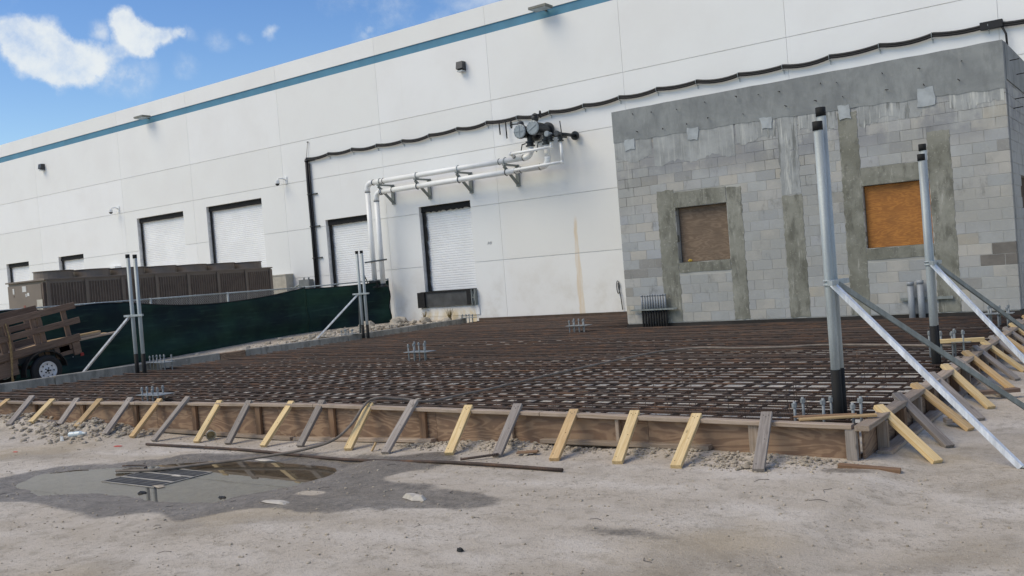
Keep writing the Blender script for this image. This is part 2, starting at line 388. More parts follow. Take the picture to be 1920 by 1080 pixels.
def m_conc(name, a, b, streak=.5, wash=True, bumpk=.4):
    t = MT(name); co = t.coord('World'); n = t.noise(co, 1.6, 7, .65, .4); c = t.mix(t.mr(n, .32, .68), a, b)
    s = t.noise(t.coord('World', (9, 9, 1.3)), 1.0, 6, .7); c = t.mix(t.mr(s, .54, .74, 0, streak), c, lin('b3b2aa'))
    s2 = t.noise(t.coord('World', (4, 4, 1.5)), 1.3, 6, .7); c = t.mix(t.mr(s2, .46, .66, 0, .75 if wash else .42), c, mulc(a, .58 if wash else .74)); fl = t.noise(co, 17, 5, .75); c = t.mix(t.mr(fl, .57, .68, 0, .6 if wash else .1), c, lin('a9a89f'))
    t.bump(t.noise(co, 40, 6, .7), bumpk, .008)
    return t.fin(c, .93)
def m_grout():
    t = MT('grout runs'); co = t.coord('World'); n = t.noise(co, 2.2, 6, .65); c = t.mix(t.mr(n, .32, .68), lin('8b8e8e'), lin('a3a6a6'))
    s_ = t.noise(t.coord('World', (14, 14, .8)), 1.0, 6, .7); rt = t.mr(t.sep(co)[0], -7.6, -6.6, .35, 1); c = t.mix(t.math('MULTIPLY', t.mr(s_, .50, .62, 0, .8), rt), c, lin('c4c5c0')); s2 = t.noise(t.coord('World', (6, 6, .7)), 1.3, 5, .7); c = t.mix(t.math('MULTIPLY', t.mr(s2, .52, .66, 0, .7), rt), c, lin('5f615e'))
    t.bump(t.noise(co, 50, 5, .7), .5, .006); return t.fin(c, .93)
M_grout = m_grout()
M_column = m_conc('poured column concrete', lin('727268'), lin('8d8d84'), .75)
M_beam = m_conc('poured beam concrete', lin('7b7f80'), lin('8f9393'), .15, False, .15)
M_patch = simple('mortar patch', lin('a3a9ac'), .9, 0, .12, 7, .5)
M_curb = m_conc('kerb concrete', lin('85827b'), lin('a09c93'), .3)
M_foam = simple('dark joint filler board', lin('2d2a28'), .9, 0, .3, 3)
M_foamb = simple('brown joint filler board', lin('4d3f36'), .9, 0, .25, 3)
def m_ply(name, a, b, rough=.75, sc=1.0, dirt=.3):
    t = MT(name); r = t.rnd(); co = t.coord('Object', (1.0 * sc, 1.0 * sc, 4.5 * sc)); w_ = t.math('MULTIPLY', r, 30.)
    n = t.noise(co, 1.1, 3, .5, .8, w=w_); rings = t.math('SINE', t.math('MULTIPLY', n, 62.))
    c = t.mix(t.mr(rings, -.6, .9), a, b); fl = t.noise(t.coord('Object', (2, 2, 2)), 1.5, 6, .65, w=w_)
    c = t.mix(t.mr(fl, .42, .72, 0, .6), c, mulc(a, .66)); d = t.noise(t.coord('World'), 2.2, 6, .6); c = t.mix(t.mr(d, .5, .74, 0, dirt), c, lin('7c7264'))
    gr = t.noise(t.coord('Object', (4, 4, 120)), 1.0, 3, .6); c = t.mix(t.mr(gr, .5, .8, 0, .25), c, mulc(b, 1.25)); t.bump(gr, .2, .002)
    return t.fin(c, rough)
M_ply = m_ply('form plywood', lin('7d6350'), lin('9a7f67'))
M_plyo = m_ply('orange window plywood', lin('96602a'), lin('ad7334'), .7, 1.6, .02)
M_plyb = m_ply('weathered window plywood', lin('6d5c4d'), lin('7f6d5c'), .8, 1.2, .2)
M_pine = wood('new pine', lin('c0a271'), lin('dcc497'), dirt=.2)
M_pineo = wood('tan pine', lin('ab8b60'), lin('c6a97f'), dirt=.25)
M_grey = wood('weathered timber', lin('7c736c'), lin('a0978f'), dirt=.25)
M_plate = wood('form top plate timber', lin('8a7866'), lin('a8988a'), dirt=.45)
M_stud = wood('stud timber', lin('755843'), lin('8f7156'), dirt=.3)
M_trailwood = wood('dark trailer boards', lin('58463b'), lin('7b6556'), dirt=.25)
M_tyre = simple('tyre rubber', lin('17181a'), .8, 0, .2, 15)
M_rim = simple('white wheel rim', lin('c9cacc'), .4, .1, .08, 9)
M_tdark = simple('black trailer steel', lin('17181a'), .55, .2)
M_red = simple('red lens', lin('7d1d22'), .3)
M_redpaint = simple('red marking paint', lin('c4473a'), .7, 0, .2, 30)
M_rope = simple('dirty rope', lin('8a7350'), .9, 0, .3, 20)
M_chill = simple('brown unit steel', lin('766a60'), .55, .1, .08, 2)
M_coil = simple('dark brown coil fins', lin('605249'), .7, .1, .2, 5)
M_sticker = simple('white sticker', lin('c9c9c6'), .6)
def m_screen():
    t = MT('green windscreen mesh'); co = t.coord('World'); n = t.noise(co, .5, 5, .6); c = t.mix(t.mr(n, .35, .68), lin('16252a'), lin('284539'))
    f = t.noise(t.coord('World', (1, 1, 9)), 1.2, 5, .6); c = t.mix(t.mr(f, .5, .75, 0, .4), c, lin('38554b')); t.bump(f, .3, .02); return t.fin(c, .85, 0, .2)
M_screen = m_screen()
M_beige = simple('beige duct box', lin('b5b0a4'), .6)
M_greybox = simple('grey electrical box', lin('7d8284'), .5, .2)
M_stone = simple('pale limestone rubble', lin('a59d90'), .95, 0, .28, 3, .5)
M_dirtstone = simple('dusty rubble', lin('a39888'), .97, 0, .25, 9, .5)
M_cup = simple('off white cup', lin('d3cdb9'), .5); M_bottle = simple('clear plastic bottle', lin('c3cfd4'), .15)
M_grate = simple('cast iron grate', lin('625e58'), .6, .3, .25, 9, .3)
M_frame = simple('worn grate frame', lin('9a948a'), .75, .1, .2, 12, .3)
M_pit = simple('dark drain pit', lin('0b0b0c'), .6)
M_dryweed = simple('dry weed', lin('7b6b48'), .9, 0, .3, 20)
M_yellow = simple('yellow debris', lin('b79a45'), .9)
def m_slabbase():
    t = MT('crushed stone base'); co = t.coord('World'); n = t.noise(co, 2.2, 7, .65); c = t.mix(t.mr(n, .3, .7), lin('bcb6ac'), lin('d6d2ca'))
    n2 = t.noise(co, 40, 4, .6); c = t.mix(t.mr(n2, .5, .75, 0, .5), c, lin('8f877a')); t.bump(n2, .5, .02); return t.fin(c, .95)
M_base = m_slabbase()
def m_ground():
    t = MT('dusty pavement'); co = t.coord('World')
    n1 = t.noise(co, .35, 6, .62, .3); n2 = t.noise(t.coord('World', (.7, 1.6, 1)), .9, 6, .6); n3 = t.noise(co, 7, 6, .65); n4 = t.noise(co, 48, 5, .7); n5 = t.noise(t.coord('World', (1, 1, 1)), 170, 3, .6)
    c = t.mix(t.mr(n1, .3, .7), lin('b3a797'), lin('c3b8aa')); c = t.mix(t.mr(n2, .42, .70, 0, .8), c, lin('d2c9be'))
    c = t.mix(t.mr(t.noise(co, .75, 6, .6, .5), .50, .68, 0, .6), c, lin('8b8173')); c = t.mix(t.mr(n3, .48, .70, 0, .5), c, lin('8e8475'))
    pt = t.mr(t.noise(co, 1.6, 5, .6), .42, .62); g1 = t.noise(co, 26, 6, .72)
    c = t.mix(t.math('MULTIPLY', t.mr(g1, .52, .66), t.math('ADD', .22, t.math('MULTIPLY', pt, .45))), c, lin('736a5d'))
    c = t.mix(t.mr(n4, .57, .70, 0, .5), c, lin('6f675a')); c = t.mix(t.mr(n5, .62, .72, 0, .5), c, lin('5b544a')); c = t.mix(t.mr(t.noise(co, 75, 3, .55), .64, .71, 0, .65), c, lin('dad4c9'))
    ag = t.nd('ShaderNodeTexVoronoi'); t.L.new(co, ag.inputs['Vector']); ag.inputs['Scale'].default_value = 34; c = t.mix(t.mr(ag.outputs['Distance'], .05, .16, .55, 0), c, lin('4f493f'))
    tint = t.noise(t.coord('World', (.9, .9, .9)), .8, 3, .5); c = t.mix(t.mr(tint, .52, .70, 0, .35), c, lin('b5a283'))
    at = t.nd('ShaderNodeAttribute', attribute_name='wet').outputs['Fac']
    wn = t.math('ADD', at, t.math('MULTIPLY', t.math('SUBTRACT', t.noise(co, 5.5, 7, .7), .5), .75)); wet = t.mr(wn, .34, .70)
    c = t.mix(t.math('MULTIPLY', wet, t.mr(n3, .3, .7, .78, .98)), c, t.mix(.10, t.mix(t.mr(g1, .40, .62), mulc(lin('7c7366'), .80), mulc(lin('5d554b'), .66)), c))
    hgt = t.math('ADD', t.math('MULTIPLY', n4, .6), t.math('MULTIPLY', n5, .35)); t.bump(t.math('ADD', hgt, t.math('MULTIPLY', g1, .8)), .7, .02)
    rough = t.mr(wet, 0, 1, .93, .48); m = t.fin(c, .9, 0, .4); t.put(rough, t.b.inputs['Roughness']); return m
M_ground = m_ground()
def m_water():
    t = MT('shallow muddy water'); co = t.coord('World'); n = t.noise(co, 1.4, 3)
    c = t.mix(t.mr(n, .3, .7), lin('585750'), lin('6a6860')); t.bump(t.noise(co, 3.0, 2), .012, .02)
    bn = t.b.inputs['Normal'].links[0].from_socket
    fr = t.nd('ShaderNodeFresnel'); fr.inputs['IOR'].default_value = 1.36; t.L.new(bn, fr.inputs['Normal'])
    gl = t.nd('ShaderNodeBsdfGlossy'); gl.inputs['Roughness'].default_value = .012; t.L.new(bn, gl.inputs['Normal'])
    tr = t.nd('ShaderNodeBsdfTransparent'); tr.inputs['Color'].default_value = (.86, .85, .80, 1)
    mx = t.nd('ShaderNodeMixShader'); t.L.new(fr.outputs[0], mx.inputs[0]); t.L.new(tr.outputs[0], mx.inputs[1]); t.L.new(gl.outputs[0], mx.inputs[2])
    t.L.new(mx.outputs[0], t.N['Material Output'].inputs['Surface']); return t.m
M_water = m_water()

# ================================================================== ground
PUD = [(-9.85, 4.86), (-10.10, 5.16), (-9.86, 5.42), (-9.52, 5.59), (-9.15, 5.63), (-9.03, 5.90), (-8.55, 6.16), (-8.27, 6.29), (-7.48, 6.36), (-6.82, 6.33), (-6.66, 6.03), (-6.71, 5.69), (-6.82, 5.32), (-6.95, 5.03), (-7.14, 4.89), (-7.59, 4.88), (-8.09, 4.93), (-8.67, 4.80), (-8.99, 4.66), (-9.40, 4.69)]
WET = [(-10.47, 4.59), (-10.40, 4.84), (-10.39, 5.23), (-10.10, 5.60), (-9.60, 5.83), (-9.31, 6.10), (-9.24, 6.32), (-8.72, 6.50), (-7.67, 6.65), (-6.99, 6.61), (-6.70, 6.77), (-5.88, 6.87), (-5.57, 6.62), (-5.60, 6.31), (-5.55, 5.94), (-4.93, 5.54), (-4.65, 5.53), (-4.17, 5.50), (-4.11, 5.35), (-4.33, 5.13), (-4.83, 4.83), (-5.33, 4.77), (-5.87, 4.73), (-6.21, 4.48), (-6.29, 4.25), (-6.74, 4.27), (-7.26, 4.22), (-8.29, 4.33), (-9.06, 4.24), (-9.56, 4.18)]
ZW = -0.12
MOUNDS = [(-13.0, 7.05, 1.2, .33, .10), (-12.0, 7.0, .6, .3, .08), (-14.4, 7.1, 1.0, .3, .10), (-15.8, 7.1, .9, .3, .08), (-5.9, 7.25, .35, .14, .055), (-5.2, 7.2, .3, .16, .055), (-3.6, 7.28, .55, .12, .035), (-2.8, 7.2, .4, .14, .03)]
def gheight(x, y):
    x = np.asarray(x, float); y = np.asarray(y, float)
    z = np.interp(x, [-30, -14.6, -13.2, -9, -7, -5, -3, -1.9, -1.6, 5], [-.04, -.04, -.10, -.10, -.06, -.012, 0, 0, -.05, -.05]) * sstep(8.6, 7.5, y * (x < -2.05) + (y - 20) * (x >= -2.05))      # the yard falls gently to the drain
    z = z + 0.012 * (vnoise(x, y, .7, 1) - .5) + 0.006 * (vnoise(x, y, 2.6, 2) - .5)
    for (cx, cy, sx, sy, h) in MOUNDS: z = z + h * np.exp(-(((x - cx) / sx) ** 2 + ((y - cy) / sy) ** 2)) * (.55 + .9 * vnoise(x, y, 4.5, 3)) * sstep(7.42, 7.34, y)
    z = z + 0.30 * sstep(-17.7, -19.5, x) * sstep(11.5, 22.5, y)
    return z
def ground_z(x, y):
    z = gheight(x, y)
    d = sdist(np.asarray(x, float), np.asarray(y, float), PUD) - .06 + .10 * (vnoise(x, y, 3.2, 5) - .5) + .05 * (vnoise(x, y, 9, 6) - .5)
    k = sstep(.55, 0., d); lvl = ZW + np.clip(d, -.3, .55) * .05
    return z * (1 - k) + lvl * k
def gz(x, y): return float(ground_z(np.array([x]), np.array([y]))[0])
def build_ground():
    xs = np.concatenate([[-900, -400, -200, -120, -80, -60, -45, -36, -30], np.arange(-27, -13, .5), np.arange(-13, 1.5, .055), np.arange(1.5, 6, .5), [8, 12, 20, 40, 90, 200, 500, 900]])
    ys = np.concatenate([[-900, -300, -100, -40, -15, -6, -2, 0], np.arange(.6, 2.6, .12), np.arange(2.6, 7.6, .055), np.arange(7.6, 26, .5), [30, 40, 60, 100, 250, 900]])
    X, Y = np.meshgrid(xs, ys); Z = ground_z(X, Y); nx, ny = len(xs), len(ys)
    i = np.arange(nx * ny).reshape(ny, nx); F = np.stack([i[:-1, :-1], i[:-1, 1:], i[1:, 1:], i[1:, :-1]], -1).reshape(-1, 4)
    me = unit('ground'); me.from_pydata(np.stack([X, Y, Z], -1).reshape(-1, 3).tolist(), [], F.tolist()); me.materials.append(M_ground)
    dw = sdist(X, Y, WET); dp = sdist(X, Y, PUD)
    wet = sstep(.22, -.22, dw + .28 * (vnoise(X, Y, 2.2, 9) - .5))
    wet = np.maximum(wet, sstep(.5, .0, dp))
    for (cx, cy, rx, ry, a) in [(-2.9, 5.0, .55, .16, .62), (-2.1, 6.95, .28, .12, .75), (-3.6, 5.35, .35, .09, .52), (-4.8, 3.3, .8, .2, .38), (-2.35, 4.35, .45, .13, .45)]:
        wet = np.maximum(wet, a * np.exp(-(((X - cx) / rx) ** 2 + ((Y - cy) / ry) ** 2)))
    for (cx, cy, rx, ry) in [(-5.95, 5.25, .16, .08), (-5.4, 5.95, .28, .20)]:
        wet = wet * (1 - .95 * np.exp(-(((X - cx) / rx) ** 4 + ((Y - cy) / ry) ** 4)))
    a = me.attributes.new('wet', 'FLOAT', 'POINT'); a.data.foreach_set('value', wet.reshape(-1).astype(np.float32))
    me.polygons.foreach_set('use_smooth', [True] * len(me.polygons)); me.update()
    struct(put('ground', me))
    w = MB(); P = [(-10.9, 4.2), (-6.2, 4.2), (-6.2, 6.8), (-10.9, 6.8)]
    w.add([(x, y, ZW) for x, y in P], [(0, 1, 2, 3)])
    o = w.build('puddle_water', M_water); struct(o)
build_ground()

# base inside the formwork
b = MB(); b.add([(-17.6, 7.385, .04), (-2.095, 7.385, .04), (-2.095, 23.35, .04), (-18.0, 23.35, .04)], [(0, 1, 2, 3)]); struct(b.build('slab_base', M_base))

# ================================================================== warehouse
WY = 23.4
def subtract(r, holes):
    x0, x1, z0, z1 = r; hs = [h for h in holes if h[0] < x1 and h[1] > x0 and h[2] < z1 and h[3] > z0]
    xs = sorted({x0, x1} | {v for h in hs for v in h[:2] if x0 < v < x1}); zs = sorted({z0, z1} | {v for h in hs for v in h[2:] if z0 < v < z1}); out = []
    for a, b_ in zip(xs, xs[1:]):
        run = None
        for c, d in zip(zs, zs[1:]):
            mx, mz = (a + b_) / 2, (c + d) / 2
            if any(h[0] < mx < h[1] and h[2] < mz < h[3] for h in hs):
                if run: out.append((a, b_, *run)); run = None
            else: run = (run[0], d) if run else (c, d)
        if run: out.append((a, b_, *run))
    return out
DOORS = [(-20.2, -18.06, 1.22, 4.02), (-24.58, -22.45, 1.22, 4.02), (-31.22, -27.9, 1.22, 5.18), (-35.95, -32.72, 1.22, 5.18), (-42.4, -40.28, 1.22, 4.02), (-47.25, -45.1, 1.22, 4.02)]
def build_warehouse():
    wh = thing('warehouse', 'long white warehouse with a blue stripe below its roof edge', 'building', (-18, 23.5, 0))
    J = [-58, -50.4, -43.8, -36.85, -32.0, -26.6, -21.62, -16.95, -12.35, -7.72, -3.0, 1.8, 6.5]
    Zs = [-.3, 2.06, 3.80, 5.52, 6.96, 9.0]; HZ = .0085; VX = .004
    for a, c in zip(J, J[1:]):
        for k, (z0, z1) in enumerate(zip(Zs, Zs[1:])):
            left = subtract((a + VX, c - VX, z0 + (HZ if k else 0), z1 - (HZ if k < 4 else 0)), DOORS)
            while left:                                     # one panel for each connected piece of wall
                m = MB(); grp = [left.pop(0)]; i = 0
                while i < len(grp):
                    g = grp[i]; i += 1
                    for r in left[:]:
                        if (abs(r[0] - g[1]) < 1e-6 or abs(r[1] - g[0]) < 1e-6) and min(r[3], g[3]) > max(r[2], g[2]) or (abs(r[0] - g[0]) < 1e-6 and (abs(r[2] - g[3]) < 1e-6 or abs(r[3] - g[2]) < 1e-6)): left.remove(r); grp.append(r)
                for (x0, x1, q0, q1) in grp: m.box(x0, x1, WY, WY + .025, q0, q1)
                m.build('wall_panel', M_wall, wh)
        MB().box(a + VX, c - VX, WY, WY + .05, 9.27, 9.86).build('parapet_panel', M_wall, wh)
        MB().box(a + .002, c - .002, WY + .03, WY + .2, 8.995, 9.275).build('blue_band', M_blue, wh)
    m = MB()
    for (x0, x1, q0, q1) in subtract((-58, 6.5, -.3, 8.99), DOORS): m.box(x0, x1, WY + .027, WY + .26, q0, q1)
    m.build('backing_wall', M_joint, wh)
    MB().box(-58, 6.5, WY + .052, WY + .3, 9.276, 9.85).build('coping', M_wall, wh)
    MB().box(-58, 6.5, WY + .3, 60, 9.2, 9.3).build('roof', M_roof, wh)
    MB().box(-58, 6.5, 60, 60.2, -.3, 9.84).box(-58.2, -58, WY + .1, 60.2, -.3, 9.84).box(6.5, 6.7, WY + .1, 60.2, -.3, 9.84).build('rear_wall', M_wall, wh)
    MB().box(-57, 6, WY + .6, WY + .65, 0, 6).build('inner_partition', M_rubber, wh)
    for i, (x0, x1, z0, z1) in enumerate(DOORS):
        # corrugated curtain
        m = MB(); p = .076; n = int((z1 - z0) / p); y = WY + .21; vs = []
        for k in range(n + 1):
            zz = z0 + .02 + k * (z1 - z0 - .02) / n
            for dz, dy in ((0, .012), (.012, 0), (.060, 0), (.070, .012)):
                if k == n and dz > 0: break
                vs += [(x0 - .03, y + dy, zz + dz), (x1 + .03, y + dy, zz + dz)]
        m.add(vs, [(2 * k, 2 * k + 1, 2 * k + 3, 2 * k + 2) for k in range(len(vs) // 2 - 1)])
        d = m.build('roller_door', M_doorwhite, wh)
        rag = random.Random(i); sl = MB(); wl = .13 if x1 - x0 < 3 else .11
        # black brush seal, frayed on its inner edge
        yy = WY + .15; nseg = 26 if i in (0, 1) else 14; am = .03 if i == 0 else .008
        L_ = [(x0, z0 + .02 + (z1 - z0) * k / nseg) for k in range(nseg + 1)]
        vs = [];
        for (xx, zz) in L_: vs += [(xx, yy, zz), (xx + wl + rag.uniform(-am, am), yy - .01, zz)]
        sl.add(vs, [(2 * k, 2 * k + 1, 2 * k + 3, 2 * k + 2) for k in range(nseg)])
        vs = []
        for k in range(nseg + 1):
            xx = x0 + (x1 - x0) * k / nseg; vs += [(xx, yy - .02, z1 - .20 + rag.uniform(-am, am)), (xx, yy - .01, z1)]
        sl.add(vs, [(2 * k, 2 * k + 1, 2 * k + 3, 2 * k + 2) for k in range(nseg)])
        me = sl.build('door_seal', M_rubber, d)
        sm = me.modifiers.new('thick', 'SOLIDIFY'); sm.thickness = .02
    # dock leveller and bumpers below the nearest door
    dk = MB().box(-20.18, -18.35, WY - .10, WY, .74, 1.19).build('dock_plate', M_dockplate, wh)
    MB().box(-20.42, -20.12, WY - .17, WY - .002, .72, 1.22).build('bumper', M_rubber, dk)
    MB().box(-18.38, -18.2, WY - .15, WY - .002, .74, 1.23).build('bumper', M_rubber, dk)
    MB().box(-20.3, -18.12, WY - .13, WY + .2, 1.19, 1.235).build('sill', M_rubber, dk)
    fr = MB()
    for q in (-18.2, -18.08): fr.box(q, q + .03, WY - .15, WY - .003, .72, 1.22)
    fr.bar((-18.19, WY - .1, .75), (-18.06, WY - .1, 1.2), .03, .03); fr.bar((-18.06, WY - .1, .75), (-18.19, WY - .1, 1.2), .03, .03); fr.box(-18.21, -18.04, WY - .14, WY - .003, .95, .99)
    fr.build('bumper_bracket', M_galvdull, dk)
    MB().box(-20.5, -18.0, WY - .035, WY - .004, .42, .70).box(-20.4, -18.75, WY - .06, WY - .004, .02, .41).build('footing_ledge', M_wall, wh)
    MB().box(-18.05, -10.12, WY - .035, WY - .003, .02, .30).build('joint_filler', M_foamb, wh)
    # small stencilled mark beside the door
    mk = MB(); rg = random.Random(3)
    for k in range(5): mk.bar((-17.5 + k * .035, WY - .003, 2.58 + rg.uniform(-.02, .02)), (-17.47 + k * .035, WY - .003, 2.66 + rg.uniform(-.02, .02)), .012, .003)
    mk.build('stencil_mark', M_greybox, wh)
build_warehouse()

# ================================================================== fittings on the warehouse wall
def wall_lamp(x, z, label):
    t = thing('wall_lamp', label, 'lamp', (x, WY, z), group='wall lamps')
    b = MB(); b.add([(x - .12, WY - .002, z - .13), (x + .12, WY - .002, z - .13), (x + .12, WY - .22, z - .07), (x - .12, WY - .22, z - .07), (x - .12, WY - .002, z + .15), (x + .12, WY - .002, z + .15), (x + .12, WY - .18, z + .15), (x - .12, WY - .18, z + .15)], [(0, 3, 2, 1), (4, 5, 6, 7), (0, 1, 5, 4), (1, 2, 6, 5), (2, 3, 7, 6), (3, 0, 4, 7)])
    b.build('housing', M_lamp, t)
    MB().box(x - .10, x + .10, WY - .19, WY - .04, z - .165, z - .125).build('lens', M_lamplens, t)
wall_lamp(-17.92, 8.17, 'dark bronze wall lamp above the pipe valves, the nearer one'); wall_lamp(-43.0, 8.27, 'small dark wall lamp far along the white wall at left')
def flood(x, label):
    t = thing('roof_floodlight', label, 'lamp', (x, WY, 9.3), group='floodlights at the blue band')
    MB().box(x - .3, x + .3, WY - .50, WY - .10, 9.20, 9.27).build('lamp_head', M_fixture, t)
    MB().bar((x, WY - .12, 9.23), (x, WY + .02, 9.2), .05, .04).build('arm', M_fixture, t)
    MB().box(x - .27, x + .27, WY - .47, WY - .13, 9.187, 9.198).build('lens', M_lamplens, t)
flood(-14.7, 'flat floodlight on the blue band at top centre'); flood(-34.5, 'flat floodlight on the blue band at far left')
def camera(x, z, label):
    t = thing('security_camera', label, 'camera', (x, WY, z), group='dome cameras on the warehouse wall')
    MB().box(x - .06, x + .06, WY - .03, WY - .001, z - .02, z + .24).build('wall_plate', M_pipew, t)
    MB().tube([(x, WY - .02, z + .12), (x - .04, WY - .14, z + .18), (x - .1, WY - .26, z + .18), (x - .14, WY - .30, z + .10)], .028, 8).build('arm', M_pipew, t)
    MB().lathe((x - .14, WY - .30, z + .10), (0, 0, -1), [(-.02, .02), (0, .085), (.10, .09), (.11, .08)], 14).build('housing', M_pipew, t)
    MB().lathe((x - .14, WY - .30, z - .01), (0, 0, -1), [(0, .078), (.03, .07), (.06, .045), (.075, 0)], 14).build('dome', M_valve, t)
camera(-26.45, 5.55, 'white dome camera on the wall left of the cable drop'); camera(-37.2, 5.6, 'white dome camera above the far left roller doors')

def catenary():
    t = thing('cable_run', 'black cable bundle sagging between clips along the white wall', 'cable', (-14, WY, 6.2))
    clips = [-25.2 + 1.16 * k for k in range(0, 21)]
    for j, (dz, dy, r) in enumerate(((0, 0, .036), (-.045, .0, .030))):
        pts = [];
        for a, c in zip(clips, clips[1:]):
            sag = .07 + .02 * math.sin(a * 3)
            for k in range(7): f = k / 7; pts.append((a + (c - a) * f, WY - .09 - dy, 6.29 + .03 * math.sin(a) * (1 - f) + .03 * math.sin(c) * f - sag * 4 * f * (1 - f) * .8 + dz))
        MB().tube(pts, r, 8).build('cable', M_cable, t)
    for a in clips[1:]:
        z = 6.29 + .03 * math.sin(a)
        MB().bar((a - .03, WY - .001, z - .12), (a - .03, WY - .12, z - .10), .03, .01).ring((a - .03, WY - .09, z - .03), (1, 0, 0), .07, .007, 12, 5).bar((a - .03, WY - .02, z - .12), (a - .03, WY - .02, z - .20), .02, .01).build('clip', M_galv, t)
    v = thing('cable_drop', 'black vertical cable drop with short brackets beside roller door', 'cable', (-25.2, WY, 1.2))
    MB().tube([(-25.2, WY - .09, 6.27), (-25.21, WY - .09, 5.2), (-25.19, WY - .09, 3.6), (-25.2, WY - .09, 1.0)], .055, 8).build('cable', M_cable, v)
    MB().tube([(-25.11, WY - .07, 6.1), (-25.12, WY - .07, 5.2), (-25.10, WY - .07, 3.2), (-25.11, WY - .07, 1.0)], .03, 8).build('cable', M_cable, v)
    for z in (6.2, 5.0, 3.85, 2.72): MB().box(-25.33, -24.86, WY - .06, WY - .001, z - .025, z + .02).ring((-25.2, WY - .09, z), (0, 0, 1), .07, .015, 12, 5).build('bracket', M_band, v)
    MB().tube([(-25.25, WY - .05, 6.25), (-25.12, WY - .04, 6.85)], .008, 5).tube([(-25.12, WY - .04, 6.85), (-25.12, WY - .04, 6.88)], .03, 6).build('stub_wire', M_band, v)
    # loose tails hanging from the bundle, left of the valves
    for x, ln in ((-16.62, .35), (-16.38, .50)): tag(MB().tube([(x, WY - .12, 6.2), (x + .01, WY - .12, 6.2 - ln)], .02, 6).build('cable_tail', M_cable), 'short loose cable end hanging left of the valves' if ln < .4 else 'longer loose cable end hanging left of the valves', 'cable')
    # gland box and end where the cable reaches the block building corner
    g = thing('cable_splice', 'dark splice box and fallen cable end above the block building corner', 'cable', (-2.7, WY, 6))
    MB().box(-3.35, -2.9, WY - .16, WY - .02, 6.18, 6.34).build('splice_box', M_cable, g); MB().tube([(-2.95, WY - .12, 6.25), (-2.85, WY - .12, 6.0), (-2.84, WY - .11, 5.6)], .025, 6).build('cable', M_cable, g)
catenary()

def arc(c, a0, a1, r, e1, e2, n=6):
    c = Vector(c); e1 = Vector(e1); e2 = Vector(e2)
    return [c + e1 * r * math.cos(a0 + (a1 - a0) * k / n) + e2 * r * math.sin(a0 + (a1 - a0) * k / n) for k in range(n + 1)]
def pipe_line(name, label, xl, xr, y, z, zbot, r, zup):
    t = thing(name, label, 'pipe', (xl, y, 0), group='large white wall pipes')
    R = .20; h = math.pi / 2
    el = arc((xl + R, y, z - R), math.pi, h, R, (1, 0, 0), (0, 0, 1)); er = arc((xr - R, y, z + R), -h, 0, R, (1, 0, 0), (0, 0, 1))
    MB().tube([(xl, y, zbot), (xl, y, z - R - .08)], r, 14).build('riser', M_pipew, t)
    MB().tube([(xl, y, z - R - .08)] + el + [(xl + R + .08, y, z)], r * 1.09, 14).build('elbow', M_pipew, t)
    MB().tube([(xl + R + .08, y, z), (xr - R - .06, y, z)], r, 14).build('pipe', M_pipew, t)
    MB().tube([(xr - R - .06, y, z)] + er + [(xr, y, z + R + .06)], r * 1.07, 14).build('elbow', M_pipew, t)
    MB().tube([(xr, y, z + R + .06), (xr, y, zup)], r, 14).build('riser', M_pipew, t)
    for c, ax in (((xl, y, z - R - .09), (0, 0, 1)), ((xl + R + .1, y, z), (1, 0, 0)), ((xr - R - .07, y, z), (1, 0, 0)), ((xl + .75, y, z), (1, 0, 0)), ((xr - 1.15, y, z), (1, 0, 0)), ((xr - .95, y, z), (1, 0, 0))):
        MB().ring(c, ax, r * 1.05, .012, 16, 5).build('clamp_band', M_band, t)
    return t
PY = 22.8
pipe_line('wall_pipe', 'upper large white pipe running along the wall to the valves', -21.85, -15.22, PY, 4.97, 1.55, .085, 5.28)
pipe_line('wall_pipe', 'lower large white pipe running along the wall below the other', -21.48, -14.66, PY, 4.63, 1.55, .085, 5.24)
def small_pipe(label, pts, r=.042):
    t = thing('branch_pipe', label, 'pipe', pts[0], group='small white branch pipes')
    for a, c in zip(pts, pts[1:]): MB().tube([a, c], r, 10).build('pipe', M_pipew, t)
    for p in pts[1:-1]:
        MB().rock(p, r * 1.5, random.Random(2), 1.0).build('elbow', M_pipew, t)
    d = (Vector(pts[1]) - Vector(pts[0])).normalized(); MB().ring(Vector(pts[0]) + d * .1, d, r * 1.05, .012, 12, 5).build('clamp_band', M_band, t)
small_pipe('upper thin white pipe ending at the left small valve', [(-15.78, 22.8, 5.0), (-15.75, 22.52, 5.10), (-14.33, 22.52, 5.11), (-14.33, 22.52, 5.28)])
small_pipe('lower thin white pipe rising to the right small valve', [(-15.7, 22.8, 4.66), (-15.68, 22.52, 4.62), (-14.0, 22.52, 4.64), (-14.0, 22.52, 5.22)])
for x, lb in ((-21.25, 'strut bracket under the white pipes nearest their left bend'), (-19.65, 'second strut bracket from the left under the white pipes'), (-17.95, 'third strut bracket from the left under the white pipes'), (-16.15, 'rightmost strut bracket under the white pipes near the valves')):
    t = thing('pipe_bracket', lb, 'bracket', (x, WY, 4.3), group='pipe brackets')
    MB().bar((x, WY - .03, 4.22), (x, WY - .03, 4.88), .12, .055, (0, 1, 0)).build('wall_channel', M_galvdull, t)
    MB().bar((x, WY - .06, 4.85), (x, WY - .74, 4.85), .09, .05).build('arm', M_galvdull, t)
    MB().bar((x, WY - .06, 4.30), (x, WY - .70, 4.80), .09, .045).build('diagonal', M_galvdull, t)
    MB().ring((x, PY, 4.97), (1, 0, 0), .1, .012, 16, 5).build('u_bolt', M_galv, t)
    MB().ring((x, PY, 4.63), (1, 0, 0), .1, .014, 16, 5).build('u_bolt', M_band, t)

